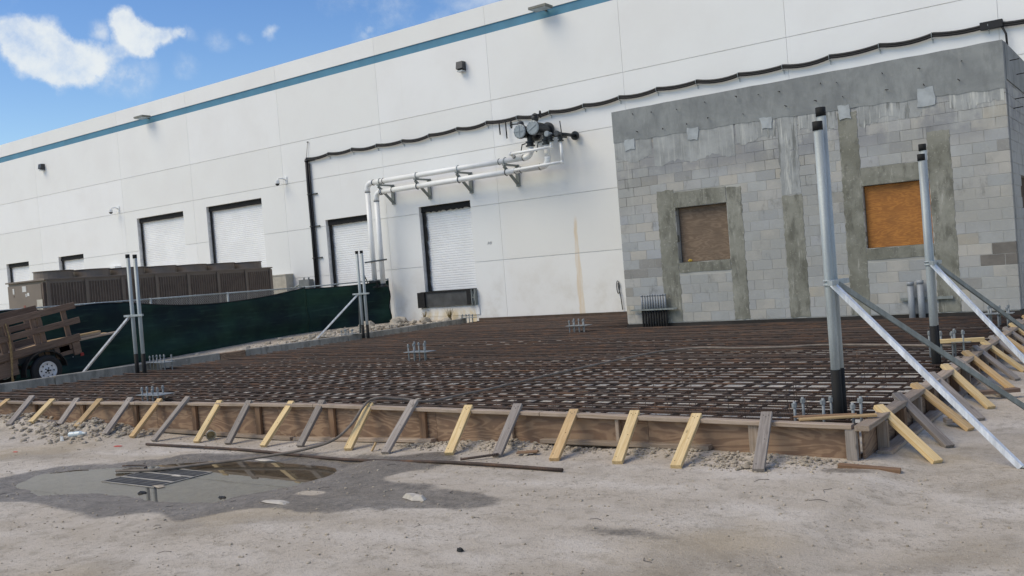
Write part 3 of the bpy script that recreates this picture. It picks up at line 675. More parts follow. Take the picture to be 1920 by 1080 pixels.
def valves():
    t = thing('valve_manifold', 'black valve manifold with two large round grey caps on the white wall', 'valve', (-14.9, 23.2, 5.4))
    for i, (x, z, y0) in enumerate(((-15.36, 5.70, 22.50), (-14.87, 5.73, 22.46))):
        k = MB().lathe((x, y0, z), (0, 1, 0), [(0, 0), (.004, .15), (.02, .21), (.07, .215), (.075, .185), (.10, .18), (.50, .17), (.75, .15), (.76, .22), (.82, .22), (.83, .13), (.95, .13)], 24).build('pressure_body', M_valve, t)
        c = MB().lathe((x, y0 - .012, z), (0, 1, 0), [(0, 0), (.001, .18), (.012, .205), (.03, .205)], 24)
        for a in range(12): q = a * math.pi / 6; c.tube([(x + .178 * math.cos(q), y0 - .03, z + .178 * math.sin(q)), (x + .178 * math.cos(q), y0, z + .178 * math.sin(q))], .013, 6)
        a = RA(30 if i else 2); c.bar((x - .14 * math.cos(a), y0 - .018, z - .14 * math.sin(a)), (x + .14 * math.cos(a), y0 - .018, z + .14 * math.sin(a)), .014, .016)
        if not i: c.bar((x, y0 - .018, z - .14), (x, y0 - .018, z + .14), .014, .016)
        c.build('end_cap', M_capgrey, k)
    for x, z, s in ((-15.22, 5.36, 1.0), (-14.66, 5.34, .95)):
        MB().lathe((x, PY, z - .10), (0, 0, 1), [(0, .08), (0, .14 * s), (.04, .14 * s), (.045, .1 * s), (.10, .1 * s), (.105, .14 * s), (.15, .14 * s), (.155, .085), (.32, .085)], 16).build('valve_body', M_valve, t)
        MB().bar((x - .13, PY - .06, z), (x - .24, PY - .08, z - .02), .03, .03).bar((x - .23, PY - .08, z), (x - .30, PY - .1, z - .28), .035, .02).build('lever', M_valve, t)
    for x, z in ((-14.33, 5.34), (-14.0, 5.30)):
        MB().lathe((x, 22.52, z - .08), (0, 0, 1), [(0, .045), (0, .09), (.03, .09), (.035, .06), (.08, .06), (.085, .09), (.11, .09), (.115, .05), (.2, .05)], 14).build('valve_body', M_valve, t)
        MB().lathe((x - .02, 22.34, z + .13), (0, 1, 0), [(0, 0), (.002, .07), (.012, .082), (.05, .082), (.055, .06), (.22, .06)], 16).build('strainer_cap', M_capgrey if x < -14.2 else M_lamp, t)
    MB().tube([(-14.0, 22.55, 5.42), (-13.98, 22.9, 5.43), (-13.98, 23.3, 5.43)], .05, 10).lathe((-13.98, 23.26, 5.43), (0, 1, 0), [(0, .05), (0, .13), (.05, .13), (.06, .05), (.13, .05)], 16).build('wall_flange', M_valve, t)
    MB().tube([(-14.33, 22.55, 5.46), (-14.33, 23.35, 5.46)], .05, 10).build('wall_pipe_stub', M_valve, t)
    MB().bar((-14.0, 22.6, 5.44), (-14.02, 22.58, 5.80), .035, .02).build('lever', M_valve, t)
    for x, z in ((-15.72, 5.96), (-14.68, 6.10)):
        w = MB().ring((x, 22.62, z), (1, .35, 0), .10, .014, 18, 6)
        ax = Vector((1, .35, 0)).normalized()
        for a in range(4):
            q = a * math.pi / 2 + .5; e1 = Vector((0, 0, 1)); e2 = ax.cross(e1); d = e1 * math.cos(q) + e2 * math.sin(q); c = Vector((x, 22.62, z)); w.tube([c, c + d * .1], .009, 5)
        w.tube([Vector((x, 22.62, z)), Vector((x, 22.62, z)) + ax * (.28 if x < -15 else -.22)], .018, 6); w.build('handwheel', M_valve, t)
        xs = x + (.28 if x < -15 else -.24); MB().lathe((xs, 22.70, z - .32), (0, 0, 1), [(0, .05), (.16, .05), (.17, .09), (.26, .11), (.36, .09), (.40, .02)], 12).build('bonnet', M_lamp, t)
valves()
# valve group above the fence, at the foot of the white risers
t = thing('riser_valve', 'black valve at the foot of the white riser behind the fence', 'valve', (-21.7, PY, 1.3))
MB().lathe((-21.85, PY, 1.5), (0, 0, 1), [(0, .1), (0, .2), (.05, .2), (.06, .13), (.16, .13), (.17, .2), (.22, .2), (.225, .09)], 16).build('valve_body', M_valve, t)
MB().lathe((-21.48, PY, 1.5), (0, 0, 1), [(0, .1), (0, .18), (.05, .18), (.06, .1), (.12, .09)], 16).build('flange', M_valve, t)
MB().bar((-22.05, PY - .1, 1.62), (-22.2, PY - .15, 2.0), .04, .025).build('lever', M_valve, t)
tag(MB().bar((-22.1, PY - .13, 2.36), (-21.2, PY - .05, 2.40), .05, .05).build('strut_rail', M_band), 'short dark strut rail clamped across the two white risers', 'rail')
tag(MB().tube([(-13.0, WY - .03, 1.12), (-12.98, WY - .05, 1.0), (-12.93, WY - .05, .72), (-12.9, WY - .05, .35)] , .014, 6).tube(arc((-13.0, WY - .04, 1.0), 0, 2 * math.pi, .13, (.35, 0, 0), (0, 0, 1.4), 14), .012, 5).build('wire_loop', M_band), 'loop of dark wire hanging on the white wall beside the block building', 'wire')
# hood, boxes near the far doors
t = thing('wall_hood', 'pale louvre hood with a dark opening above the brown chiller', 'hood', (-38, WY, 2.4))
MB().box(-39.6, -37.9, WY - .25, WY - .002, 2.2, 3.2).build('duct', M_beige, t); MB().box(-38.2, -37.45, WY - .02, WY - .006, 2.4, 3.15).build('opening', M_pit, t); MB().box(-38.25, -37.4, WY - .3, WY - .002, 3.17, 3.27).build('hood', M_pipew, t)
t = thing('duct_box', 'beige duct box against the warehouse wall behind the chiller end', 'box', (-27, WY, .3))
MB().box(-27.9, -26.5, WY - .35, WY - .002, .3, 2.2).build('body', M_beige, t); MB().box(-27.92, -26.48, WY - .37, WY - .002, 2.2, 2.24).build('lid', M_beige, t)
t = thing('electrical_box', 'small grey electrical box with bent conduit behind the fence top', 'box', (-25.6, WY, 1.5))
MB().box(-25.95, -25.42, WY - .25, WY - .03, 1.5, 1.98).build('enclosure', M_greybox, t); MB().tube([(-25.8, WY - .12, 1.98), (-25.8, WY - .12, 2.05)], .03, 8).build('knob', M_greybox, t); MB().tube([(-25.55, WY - .12, 1.98), (-25.55, WY - .12, 2.06)], .03, 8).build('knob', M_greybox, t)
MB().tube(arc((-26.0, WY - .15, 1.25), math.pi, math.pi / 2, .55, (1, 0, 0), (0, 0, 1), 8), .035, 8).build('conduit', M_galv, t)

# ================================================================== concrete block building
BY = 18.5; BX0, BX1 = -10.12, -2.33; BT = 5.02
def build_block():
    bb = thing('block_building', 'unfinished grey concrete block building with two boarded windows', 'building', (-6.2, 19, .2))
    rg = random.Random(11)
    holes = [(-8.76, -7.60, 1.57, 2.75), (-4.86, -3.67, 1.57, 2.76)]
    MB().box(BX0 + .02, BX1 - .02, BY + .005, BY + .19, .29, 1.57).build('core', M_mortar, bb)
    m = MB()
    for (x0, x1, z0, z1) in subtract((BX0 + .02, BX1 - .02, 1.57, 4.4), holes): m.box(x0, x1, BY + .005, BY + .19, z0, z1)
    m.build('core', M_mortar, bb)
    MB().box(BX1 - .19, BX1 - .006, BY + .192, WY - .01, .29, 2.0).box(BX1 - .19, BX1 - .006, BY + .192, 19.62, 2.0, 2.78).box(BX1 - .19, BX1 - .006, 21.2, WY - .01, 2.0, 2.78).box(BX1 - .19, BX1 - .006, BY + .192, WY - .01, 2.78, 4.35).build('side_core', M_mortar, bb)
    MB().box(BX0 + .006, BX0 + .19, BY + .192, WY - .01, .29, 4.35).build('side_core', M_mortar, bb)
    # poured columns, lintels, sills, tie beam : each with an uneven cast edge
    def cast(name, x0, x1, z0, z1, mat, proud=.004, wob=.018, seg=.14):
        nz = max(2, int((z1 - z0) / seg)); nx = max(2, int((x1 - x0) / seg)); o = []
        for k in range(nx): o.append((x0 + (x1 - x0) * k / nx, z0 + (rg.uniform(-wob, wob) if k else 0)))
        for k in range(nz): o.append((x1 + (rg.uniform(-wob, wob) if k else 0), z0 + (z1 - z0) * k / nz))
        for k in range(nx): o.append((x1 - (x1 - x0) * k / nx, z1 + (rg.uniform(-wob, wob) if k else 0)))
        for k in range(nz): o.append((x0 + (rg.uniform(-wob, wob) if k else 0), z1 - (z1 - z0) * k / nz))
        n = len(o); vs = [(x, BY - proud, z) for x, z in o] + [(x, BY + .1, z) for x, z in o]
        return MB().add(vs, [tuple(range(n))] + [(i, n + i, n + (i + 1) % n, (i + 1) % n) for i in range(n)]).build(name, mat, bb)
    for (x0, x1, z0, z1) in [(-9.17, -8.77, .31, 3.15), (-7.59, -7.27, .31, 3.05), (-6.42, -6.02, .31, 2.75), (-5.22, -4.87, .31, 4.2), (-3.66, -3.28, .31, 3.6)]:
        cast('column', x0, x1, z0, z1, M_column, .004, .017, .055)
    cast('lintel', -8.765, -7.595, 2.755, 3.08, M_column, .007, .01); cast('lintel', -4.865, -3.665, 2.765, 3.10, M_column, .007, .01)
    cast('window_sill', -8.762, -7.598, 1.36, 1.565, M_column, .007, .01); cast('window_sill', -4.862, -3.668, 1.35, 1.565, M_column, .007, .01)
    # tie beam
    n = 60; o = [(BX0, BT)] + [(BX0, 4.33)] + [(BX0 + (BX1 - BX0) * k / n, 4.33 - .15 * (k / n) ** 2 + rg.uniform(-.018, .018)) for k in range(1, n)] + [(BX1, 4.18), (BX1, BT)] + [(BX1 - (BX1 - BX0) * k / 24, BT + rg.uniform(-.008, .008)) for k in range(1, 24)]
    q = len(o); vs = [(x, BY - .012, z) for x, z in o] + [(x, BY + .185, z) for x, z in o]
    be = MB().add(vs, [tuple(range(q))] + [(i, q + i, q + (i + 1) % q, (i + 1) % q) for i in range(q)] + [tuple(range(2 * q - 1, q - 1, -1))]).build('tie_beam', M_beam, bb)
    MB().box(BX1 - .2, BX1 + .008, BY + .188, WY - .005, 4.36, BT).build('tie_beam', M_beam, bb)
    MB().box(BX0 - .008, BX0 + .2, BY + .188, WY - .005, 4.36, BT).build('tie_beam', M_beam, bb)
    for (px, pz) in [(-9.6, 4.90), (-9.15, 4.87), (-8.55, 4.83), (-7.9, 4.86), (-7.2, 4.88), (-6.3, 4.82), (-5.2, 4.8), (-4.35, 4.8), (-3.7, 4.79), (-3.0, 4.78), (-9.5, 4.5), (-8.9, 4.48), (-8.35, 4.5), (-7.85, 4.55), (-7.1, 4.5), (-6.2, 4.5), (-5.6, 4.52), (-5.1, 4.5), (-4.3, 4.5), (-3.65, 4.46), (-3.05, 4.45), (-5.5, 4.82), (-6.75, 4.84)]:
        e = MB().tube([(px, BY + .0, pz), (px + rg.uniform(-.03, .03), BY - .06, pz + rg.uniform(-.02, .02)), (px + rg.uniform(.02, .06), BY - .09, pz - rg.uniform(.0, .04))], .007, 5).build('form_tie', M_foam, be)
    for (py, pz) in [(19.2, 4.75), (19.6, 4.1), (20.0, 4.6), (19.3, 3.9)]: MB().tube([(BX1, py, pz), (BX1 + .16, py + .02, pz + .01)], .009, 5).build('form_tie', M_foam, be)
    for (px, pz, s) in [(-9.72, 4.25, .24), (-8.22, 4.28, .26), (-6.62, 4.24, .25), (-5.1, 4.2, .25), (-3.62, 4.25, .30)]:
        o = [(px + s * (.5 if a in (1, 2) else -.5) * rg.uniform(.75, 1.1), pz + s * (.5 if a > 1 else -.5) * rg.uniform(.8, 1.15)) for a in range(4)]
        o = [((1 - f) * o[i][0] + f * o[(i + 1) % 4][0] + rg.uniform(-.015, .015), (1 - f) * o[i][1] + f * o[(i + 1) % 4][1] + rg.uniform(-.02, .02)) for i in range(4) for f in (0, .33, .66)]
        k = len(o); MB().add([(x, BY - .020, z) for x, z in o] + [(x, BY + .03, z) for x, z in o], [tuple(range(k))] + [(i, k + i, k + (i + 1) % k, (i + 1) % k) for i in range(k)]).build('mortar_patch', M_patch, be)
    # grout skin that leaked from the beam over the top courses, ragged and dripping at its lower edge
    for (xa, xb, zl, dr) in ((-10.11, -9.2, 3.92, .05), (-9.16, -7.32, 3.74, .05), (-7.28, -6.45, 3.95, .09), (-6.42, -6.02, 3.6, .04), (-5.98, -5.25, 3.98, .08), (-4.84, -3.70, 3.97, .10), (-3.24, -2.36, 3.98, .08)):
        n_ = int((xb - xa) / .03); w_ = [rg.random() for _ in range(n_ + 3)]
        lo = [(xa + (xb - xa) * k / n_, zl + .05 * math.sin(k * .23 + xa * 3) - dr * (w_[k] * w_[k + 1]) + rg.uniform(-.008, .008)) for k in range(n_ + 1)]; hi = [(x, 4.335 - .15 * ((x - BX0) / (BX1 - BX0)) ** 2 + .02) for x, z in lo]
        vs = [(x, BY - .0028, z) for x, z in lo] + [(x, BY - .0050, z) for x, z in hi] + [(x, BY + .02, z) for x, z in lo] + [(x, BY + .02, z) for x, z in hi]; m_ = n_ + 1
        MB().add(vs, [(k, k + 1, m_ + k + 1, m_ + k) for k in range(n_)] + [(k, 2 * m_ + k, 2 * m_ + k + 1, k + 1) for k in range(n_)]).build('grout_skin', M_grout, bb)
    cast('pilaster_skim', -6.42, -6.03, 2.76, 3.62, M_grout, .004, .02, .06)
    # blocks between the poured members
    solid = [(-9.17, -8.77, .31, 3.15), (-7.59, -7.27, .31, 3.05), (-6.42, -6.02, .31, 2.75), (-5.22, -4.87, .31, 4.2), (-3.66, -3.28, .31, 3.6), (-8.765, -7.595, 1.36, 3.08), (-4.865, -3.665, 1.35, 3.10)]
    cache = {}; rows = 20; h = .2; cnt = 0; rest = MB()
    def blk(L, dark=False):
        L = (round(L, 2), dark)
        if L not in cache: cache[L] = MB().bar((-L[0] / 2, .055, 0), (L[0] / 2, .055, 0), .11, .194, (0, 0, 1), 0, .004).mesh('block', M_blockdark if dark else M_block)
        return cache[L]
    for r in range(rows):
        z0 = .30 + r * h; zc = z0 + h / 2
        ss = sorted([(a, c) for (a, c, z_0, z_1) in solid if z_0 - .05 < zc < z_1 + .05]); cur = BX0; iv = []
        for a, c in ss:
            if a > cur + .02: iv.append((cur, a))
            cur = max(cur, c)
        if cur < BX1 - .02: iv.append((cur, BX1))
        for a, c in iv:
            x = BX0 + math.floor((a - BX0) / .4) * .4 - (.2 if r % 2 else 0)
            while x < c:
                l = max(a, x) + .003; rr = min(c, x + .4) - .003
                if rr - l > .05:
                    dk = (l + rr) / 2 > -2.85 and 1.05 < zc < 1.5 and zc != 1.2; ob = put('block', blk(rr - l, dk), bb, Matrix.Translation(((l + rr) / 2, BY + rg.uniform(-.001, .002), zc))); cnt += 1
                x += .4
    # side wall blocks (only a sliver shows)
    sb = MB()
    for r in range(20):
        z0 = .30 + r * h; y = BY + .20 - (.2 if r % 2 else 0)
        while y < WY:
            a, c = max(BY + .2, y) + .004, min(WY - .01, y + .4) - .004
            if c - a > .05 and not (2.0 < z0 + .1 < 2.78 and 19.62 < (a + c) / 2 < 21.2): sb.box(BX1 - .1, BX1 + rg.uniform(-.003, .003), a, c, z0 + .005, z0 + .195)
            y += .4
    tag(sb.build('side_blocks', M_block, bb), kind='stuff')
    # boarded windows
    w1 = MB().box(-8.74, -7.61, BY + .145, BY + .165, 1.575, 2.74); p = put('window_board', centred(w1, (-8.175, BY + .155, 2.16), M_plyb), bb, Matrix.Translation((-8.175, BY + .155, 2.16))); p['label'] = 'weathered brown plywood board'
    w2 = MB().box(-4.85, -3.68, BY + .10, BY + .12, 1.575, 2.75); p = put('window_board', centred(w2, (-4.265, BY + .11, 2.16), M_plyo), bb, Matrix.Translation((-4.265, BY + .11, 2.16))); p['label'] = 'orange plywood board'
    MB().box(BX1 - .12, BX1 - .1, 19.60, 21.22, 1.98, 2.8).build('side_opening_dark', M_foamb, bb)  # dark sheet across the side opening, standing for its unlit inside
    MB().box(BX0 - .012, BX1 + .012, BY - .018, BY + .02, .06, .288).box(BX1 - .02, BX1 + .012, BY + .021, WY - .01, .06, .288).box(BX0 - .012, BX0 + .02, BY + .021, WY - .01, .06, .288).build('joint_filler', M_foam, bb)
    MB().box(BX0 + .1, BX1 - .1, BY + .18, WY - .01, 4.7, 4.8).build('roof_slab', M_beam, bb)
    print('blocks', cnt)
def centred(mb, c, mat):
    mb.v = [(a - c[0], b - c[1], d - c[2]) for a, b, d in mb.v]; return mb.mesh('board', mat)
build_block()
tag(MB().rock((-8.53, BY + .06, 1.60), .075, random.Random(4), .5).build('sill_stone', M_yellow), 'yellow lump lying on the sill of the brown boarded window', 'stone')

# conduit stubs standing at the block wall
t = thing('conduit_bank', 'row of grey conduits with black lower halves before the block wall', 'conduit', (-9.4, 18.35, .05))
for k in range(10):
    x = -9.66 + k * .062; y = BY - .12
    c = MB().tube([(x, y, .60), (x, y, .90 + .01 * math.sin(k * 5))], .024, 10).build('conduit', M_pvc, t); MB().tube([(x, y, .05), (x, y, .60)], .026, 10).build('sleeve', M_black, c)
    MB().tube([(x, y, .895), (x, y, .925 + .01 * math.sin(k * 5))], .028, 10).build('cap', M_pvc, c)
MB().box(-9.92, -8.86, BY - .09, BY - .05, .58, .62).build('strut', M_galvdull, t); MB().box(-9.92, -8.86, BY - .19, BY - .15, .59, .62).build('strut', M_galvdull, t)
t = thing('conduit_pair', 'two short grey conduits strapped to a strut below orange window', 'conduit', (-4.0, 18.35, .05))
for x, zt in ((-4.10, .90), (-3.93, .92)):
    c = MB().tube([(x, BY - .12, .05), (x, BY - .12, zt - .05)], .057, 14).build('conduit', M_pvc, t); MB().tube([(x, BY - .12, zt - .07), (x, BY - .12, zt)], .063, 14).build('cap', M_pvc, c)
MB().box(-4.30, -3.4, BY - .06, BY - .02, .55, .60).build('strut', M_galvdull, t)

# ================================================================== formwork
FY = 7.36
_gzs = {}
def ztop(x): return float(np.interp(x, [-17, -14.4, -11.1, -7.7, -3.56, -2.1], [.26, .26, .31, .34, .30, .28]))
def build_forms():
    ff = thing('front_formwork', 'plywood slab formwork along the front held by diagonal timber braces', 'formwork', (-9, FY, 0))
    rg = random.Random(5); x = -2.09; edges = [-2.09, -3.9, -6.34, -8.78, -11.22, -13.66, -16.6]
    for a, c in zip(edges, edges[1:]):
        cx = (a + c) / 2; n = 6; vs = []; y0 = FY - .009 + rg.uniform(-.004, .004)
        for yy in (y0, y0 + .018):
            for k in range(n + 1):
                xx = c + .002 + (a - c - .004) * k / n; vs += [(xx - cx, yy - FY, gz(xx, 7.2) - .06), (xx - cx, yy - FY, ztop(xx) - .038)]
        m = 2 * (n + 1); fs = []
        for k in range(n): fs += [(2 * k, 2 * k + 2, 2 * k + 3, 2 * k + 1), (m + 2 * k, m + 2 * k + 1, m + 2 * k + 3, m + 2 * k + 2), (2 * k + 1, 2 * k + 3, m + 2 * k + 3, m + 2 * k + 1)]
        fs += [(0, 1, m + 1, m), (2 * n, m + 2 * n, m + 2 * n + 1, 2 * n + 1)]
        put('plywood_sheet', MB().add(vs, fs).mesh('plywood_sheet', M_ply), ff, Matrix.Translation((cx, FY, 0)))
    te = [-2.12, -5.0, -8.1, -11.6, -14.4, -16.7]
    for a, c in zip(te, te[1:]): beam('top_plate', (c + .004, FY - .035, ztop(c) - .018), (a - .004, FY - .035, ztop(a) - .018), .089, .036, M_plate, ff)
    for s in (-14.31, -12.98, -11.66, -10.36, -9.11, -7.85, -6.5, -5.37, -4.19, -2.92): beam('stud', (s, FY - .032, gz(s, 7.2) - .03), (s, FY - .032, ztop(s) - .038), .038, .085 if s not in (-5.37, -4.19) else .038, M_stud if s < -5.5 else M_plate, ff, (1, 0, 0))
    for a, c in ((-11.3, -8.5), (-8.45, -6.35), (-5.0, -3.3)): beam('bottom_plate', (a, FY - .06, gz(a, 7.25) + .022), (c, FY - .06, gz(c, 7.25) + .022), .089, .038, M_plate, ff)
    beam('corner_stud', (-2.135, FY - .052, -.02), (-2.135, FY - .052, .245), .04, .085, M_grey, ff, (1, 0, 0))
    F = [(-2.67, 6.75, 'g', -2.8, 0.36), (-3.34, 6.73, 'y', -3.42, 0.33), (-3.89, 6.77, 'y', -4.02, 0.34), (-4.51, 6.76, 't', -4.65, 0.34), (-5.15, 6.79, 'g', -5.29, 0.38), (-5.73, 6.81, 'y', -5.88, 0.36), (-6.52, 6.77, 'g', -6.61, 0.4), (-7.13, 6.86, 'y', -7.25, 0.36), (-7.97, 6.95, 'g', -8.0, 0.38), (-8.51, 6.89, 'y', -8.52, 0.36), (-9.2, 6.94, 'g', -9.26, 0.36), (-9.77, 6.92, 'y', -9.83, 0.35), (-10.51, 6.83, 'g', -10.48, 0.39), (-11.07, 6.89, 't', -11.12, 0.35), (-11.62, 6.85, 'g', -11.79, 0.36), (-12.28, 6.84, 't', -12.52, 0.33), (-13.0, 7.0, 'g', -13.14, 0.33), (-13.59, 6.90, 'y', -13.79, 0.31), (-14.07, 6.82, 'g', -14.4, 0.35), (-15.0, 6.95, 't', -15.12, 0.29), (-16.0, 6.85, 'g', -15.8, 0.31)]     # foot, timber, top
    mats = {'g': M_grey, 'y': M_pine, 't': M_pineo}
    for i, (x, y, k, tx, z1) in enumerate(F):
        g = gz(x, y)
        p0 = Vector((x, y - .02, g + .012)); p1 = Vector((tx, FY - .03 + rg.uniform(0, .03), z1 - .012))
        bo = beam('brace', p0, p1, .089, .038, mats[k], ff, (0, 0, 1), .003)
        nl = MB()
        for f, s in ((.93, -.02), (.93, .02), (.9, .0), (.08, .02), (.5, -.015)): nl.lathe((( f - .5) * (p1 - p0).length, s, .0192), (0, 0, 1), [(0, .0045), (.0012, .0045), (.0013, 0)], 6)
        o = put('nail', nl.mesh('nail', M_foam), bo, bo.matrix_world.copy() if False else PM[bo.name])
    rf = thing('side_formwork', 'plywood slab formwork along the right side with timber braces', 'formwork', (-2.07, 12, 0)); FX = -2.07
    e = [7.38, 9.2, 11.64, 14.08, 16.52, 18.4]
    for a, c in zip(e, e[1:]):
        m = MB().box(-.009, .009, -(c - a) / 2 + .002, (c - a) / 2 - .002, -.15, .13); put('plywood_sheet', m.mesh('plywood_sheet', M_ply), rf, Matrix.Translation((FX, (a + c) / 2, .11)))
    for a, c in ((7.26, 9.4), (9.41, 12.0), (12.01, 15.2), (15.21, 18.4)): beam('top_plate', (FX + .03, a, .262), (FX + .03, c, .262), .11, .04, M_plate, rf)
    for a, c in ((7.6, 9.6), (9.7, 12.2)): beam('bottom_plate', (FX + .10, a, .012), (FX + .10, c, .012), .12, .03, M_plate, rf)
    y = 7.75; k = 0
    while y < 18.2:
        beam('stud', (FX + .055, y, -.02), (FX + .055, y, .24), .085 if k % 2 else .038, .085, M_stud if k % 2 else M_plate, rf, (1, 0, 0)); y += .6; k += 1
    Y = [(7.60, 7.95), (8.20, 8.56), (8.98, 9.22), (9.47, 9.95), (10.15, 10.62), (10.9, 11.2), (11.42, 11.8), (12.1, 12.4), (12.8, 13.0), (13.4, 13.6), (14.0, 14.2), (14.6, 14.8), (15.2, 15.4), (15.9, 16.1), (16.6, 16.8)]
    for i, (y, yt) in enumerate(Y):
        g = gz(-1.6, y); beam('brace', (-1.60 + rg.uniform(-.02, .02), y - .02, g + .012), (FX - .02, yt, .315 + rg.uniform(0, .012)), .089, .038, [M_pine, M_grey, M_pineo, M_grey][i % 4], rf, (0, 0, 1), .003)
build_forms()
# loose timber
def loose(name, label, p0, p1, w, h, mat, cat='timber'):
    o = beam(name, p0, p1, w, h, mat); tag(o, label, cat); return o
loose('timber_offcut', 'short brown timber offcut lying before the formwork corner', (-2.17, 7.05, .014), (-1.74, 7.10, -.012), .07, .038, M_stud)
loose('wood_lath', 'yellow wood lath lying across the formwork corner beside the anchor bolts', (-2.55, FY + .0, .30), (-2.02, 7.62, .305), .06, .02, M_pineo)
loose('wood_lath', 'thin brown lath on the rebar behind the corner bolts', (-2.66, 7.55, .285), (-2.2, 7.72, .29), .04, .015, M_stud)
loose('timber_strip', 'yellow timber strip clamped across the right hand bolt cluster', (-2.42, 12.10, .42), (-1.95, 12.25, .42), .05, .05, M_pine)
loose('wood_stake', 'small orange wood stake beside the braces', (-6.8, 6.85, -.05), (-6.77, 6.89, .03), .03, .02, M_pineo)
loose('timber_offcut', 'brown timber scrap against the side formwork under the braces', (-1.80, 9.0, .025), (-1.62, 9.1, .025), .09, .04, M_grey)
loose('timber_offcut', 'dark timber scrap farther along the side formwork', (-1.86, 10.6, .025), (-1.45, 10.9, .025), .09, .04, M_trailwood)
loose('wood_chip', 'brown splintered wood chip at the foot of a grey brace', (-5.0, 6.88, .015), (-4.82, 6.95, .02), .07, .015, M_stud)

# ================================================================== reinforcement
def build_rebar():
    rb = thing('rebar_mat', 'rusty reinforcing bar mat filling the slab formwork', 'rebar', (-10, 14, .05))
    rg = random.Random(21); n = 0
    def left(y): return float(np.interp(y, [7, 17, 20, 23.3], [-17.5, -17.52, -17.75, -17.85]))
    def barobj(pts, r):
        c = Vector(pts[0]); d = Vector(pts[-1]) - c; L = d.length; d.normalize(); a = Vector((0, 0, 1)).cross(d).normalized(); b_ = d.cross(a)
        M = Matrix(((d.x, a.x, b_.x, c.x), (d.y, a.y, b_.y, c.y), (d.z, a.z, b_.z, c.z), (0, 0, 0, 1))); Mi = M.inverted()
        put('rebar', MB().tube([Mi @ Vector(p) for p in pts], r, 6).mesh('rebar', M_rebar), rb, M)
    for layer, (z, sp, off, r) in enumerate(((.225, .255, 0, .0115), (.10, .26, .045, .0105))):
        y = 7.50 + off
        while y < 23.25:
            x0 = left(y) + .05; x1 = -2.16 if y < 18.35 else -10.2; k = max(4, int((x1 - x0) / 2.2)); yj = rg.uniform(-.035, .035); sk = rg.uniform(-.06, .06)
            pts = [(x0 + rg.uniform(-.03, .06) * (i == 0) + (x1 - x0) * i / k, y + yj + sk * (i / k - .5) + rg.uniform(-.006, .006), z + rg.uniform(-.006, .006)) for i in range(k + 1)]
            pts[-1] = (x1 - rg.uniform(0, .12), pts[-1][1], pts[-1][2]); barobj(pts, r); n += 1; y += sp * (1 if y < 12 else .9)
    for layer, (z, sp, off, r) in enumerate(((.2015, .238, 0, .0115), (.08, .476, .035, .0105))):
        x = -2.32 - off
        while x > -18:
            y1 = 18.3 if x > -10.2 else 23.2; y0 = 7.46
            if x < -17.45: break
            k = 6; xj = rg.uniform(-.03, .03)
            pts = [(x + xj + rg.uniform(-.006, .006), y0 + (y1 - y0) * i / k + (rg.uniform(0, .06) if i == 0 else 0), z + rg.uniform(-.005, .005)) for i in range(k + 1)]
            barobj(pts, r); n += 1; x -= sp
    # tie wires and chair legs
    tw = MB()
    for _ in range(240):
        x = rg.uniform(-16, -2.4); y = 7.5 + rg.random() ** 1.7 * 9; tw.tube([(x, y, .05), (x + rg.uniform(-.01, .01), y, .27 + rg.uniform(0, .03))], .004, 4)
    tag(tw.build('tie_wire', M_rebar, rb), kind='stuff')
    print('rebars', n)
build_rebar()
# the long bars / cable lying on the ground and over the mat
def drape(name, label, cat, pts, r, mat, n=4, seg=6):
    P = [Vector(p) for p in pts]; out = []
    for i in range(len(P) - 1):
        p0, p1, p2, p3 = P[max(i - 1, 0)], P[i], P[i + 1], P[min(i + 2, len(P) - 1)]
        for k in range(n): f = k / n; out.append(.5 * ((2 * p1) + (p2 - p0) * f + (2 * p0 - 5 * p1 + 4 * p2 - p3) * f * f + (3 * p1 - p0 - 3 * p2 + p3) * f ** 3))
    out.append(P[-1]); return tag(MB().tube(out, r, seg).build(name, mat), label, cat)
M_dustcable = simple('dusty dark hose', lin('776d64'), .8, 0, .25, 8)
drape('steel_bar', 'long straight rusty bar lying on the ground before the braces', 'rebar', [(x, y, gz(x, y) + .018) for x, y in ((-10.37, 6.62), (-8.53, 6.64), (-6.94, 6.56), (-5.39, 6.43), (-4.20, 6.39))], .016, M_rebar)
drape('hose', 'dusty hose curving from the drain grate up over the form and rebar', 'hose', [(-9.2, 5.5, -.10), (-8.75, 5.68, -.10), (-8.36, 6.05, -.09), (-7.91, 6.32, -.06), (-7.55, 6.60, -.02), (-7.30, 6.80, .05), (-7.22, 7.0, .18), (-7.24, 7.34, .39), (-7.06, 7.62, .36), (-6.86, 7.85, .30), (-6.83, 8.4, .29), (-6.76, 8.97, .29), (-6.72, 10.2, .29), (-6.60, 11.6, .29), (-6.45, 12.65, .29), (-6.0, 13.15, .29), (-5.3, 13.0, .29), (-4.6, 13.05, .29), (-4.04, 13.22, .29), (-2.4, 12.8, .29)], .016, M_dustcable, 6)
drape('steel_bar', 'short dark bar end lying by a grey brace foot', 'rebar', [(-5.40, 6.55, .0), (-5.12, 6.76, .02)], .012, M_rebar)

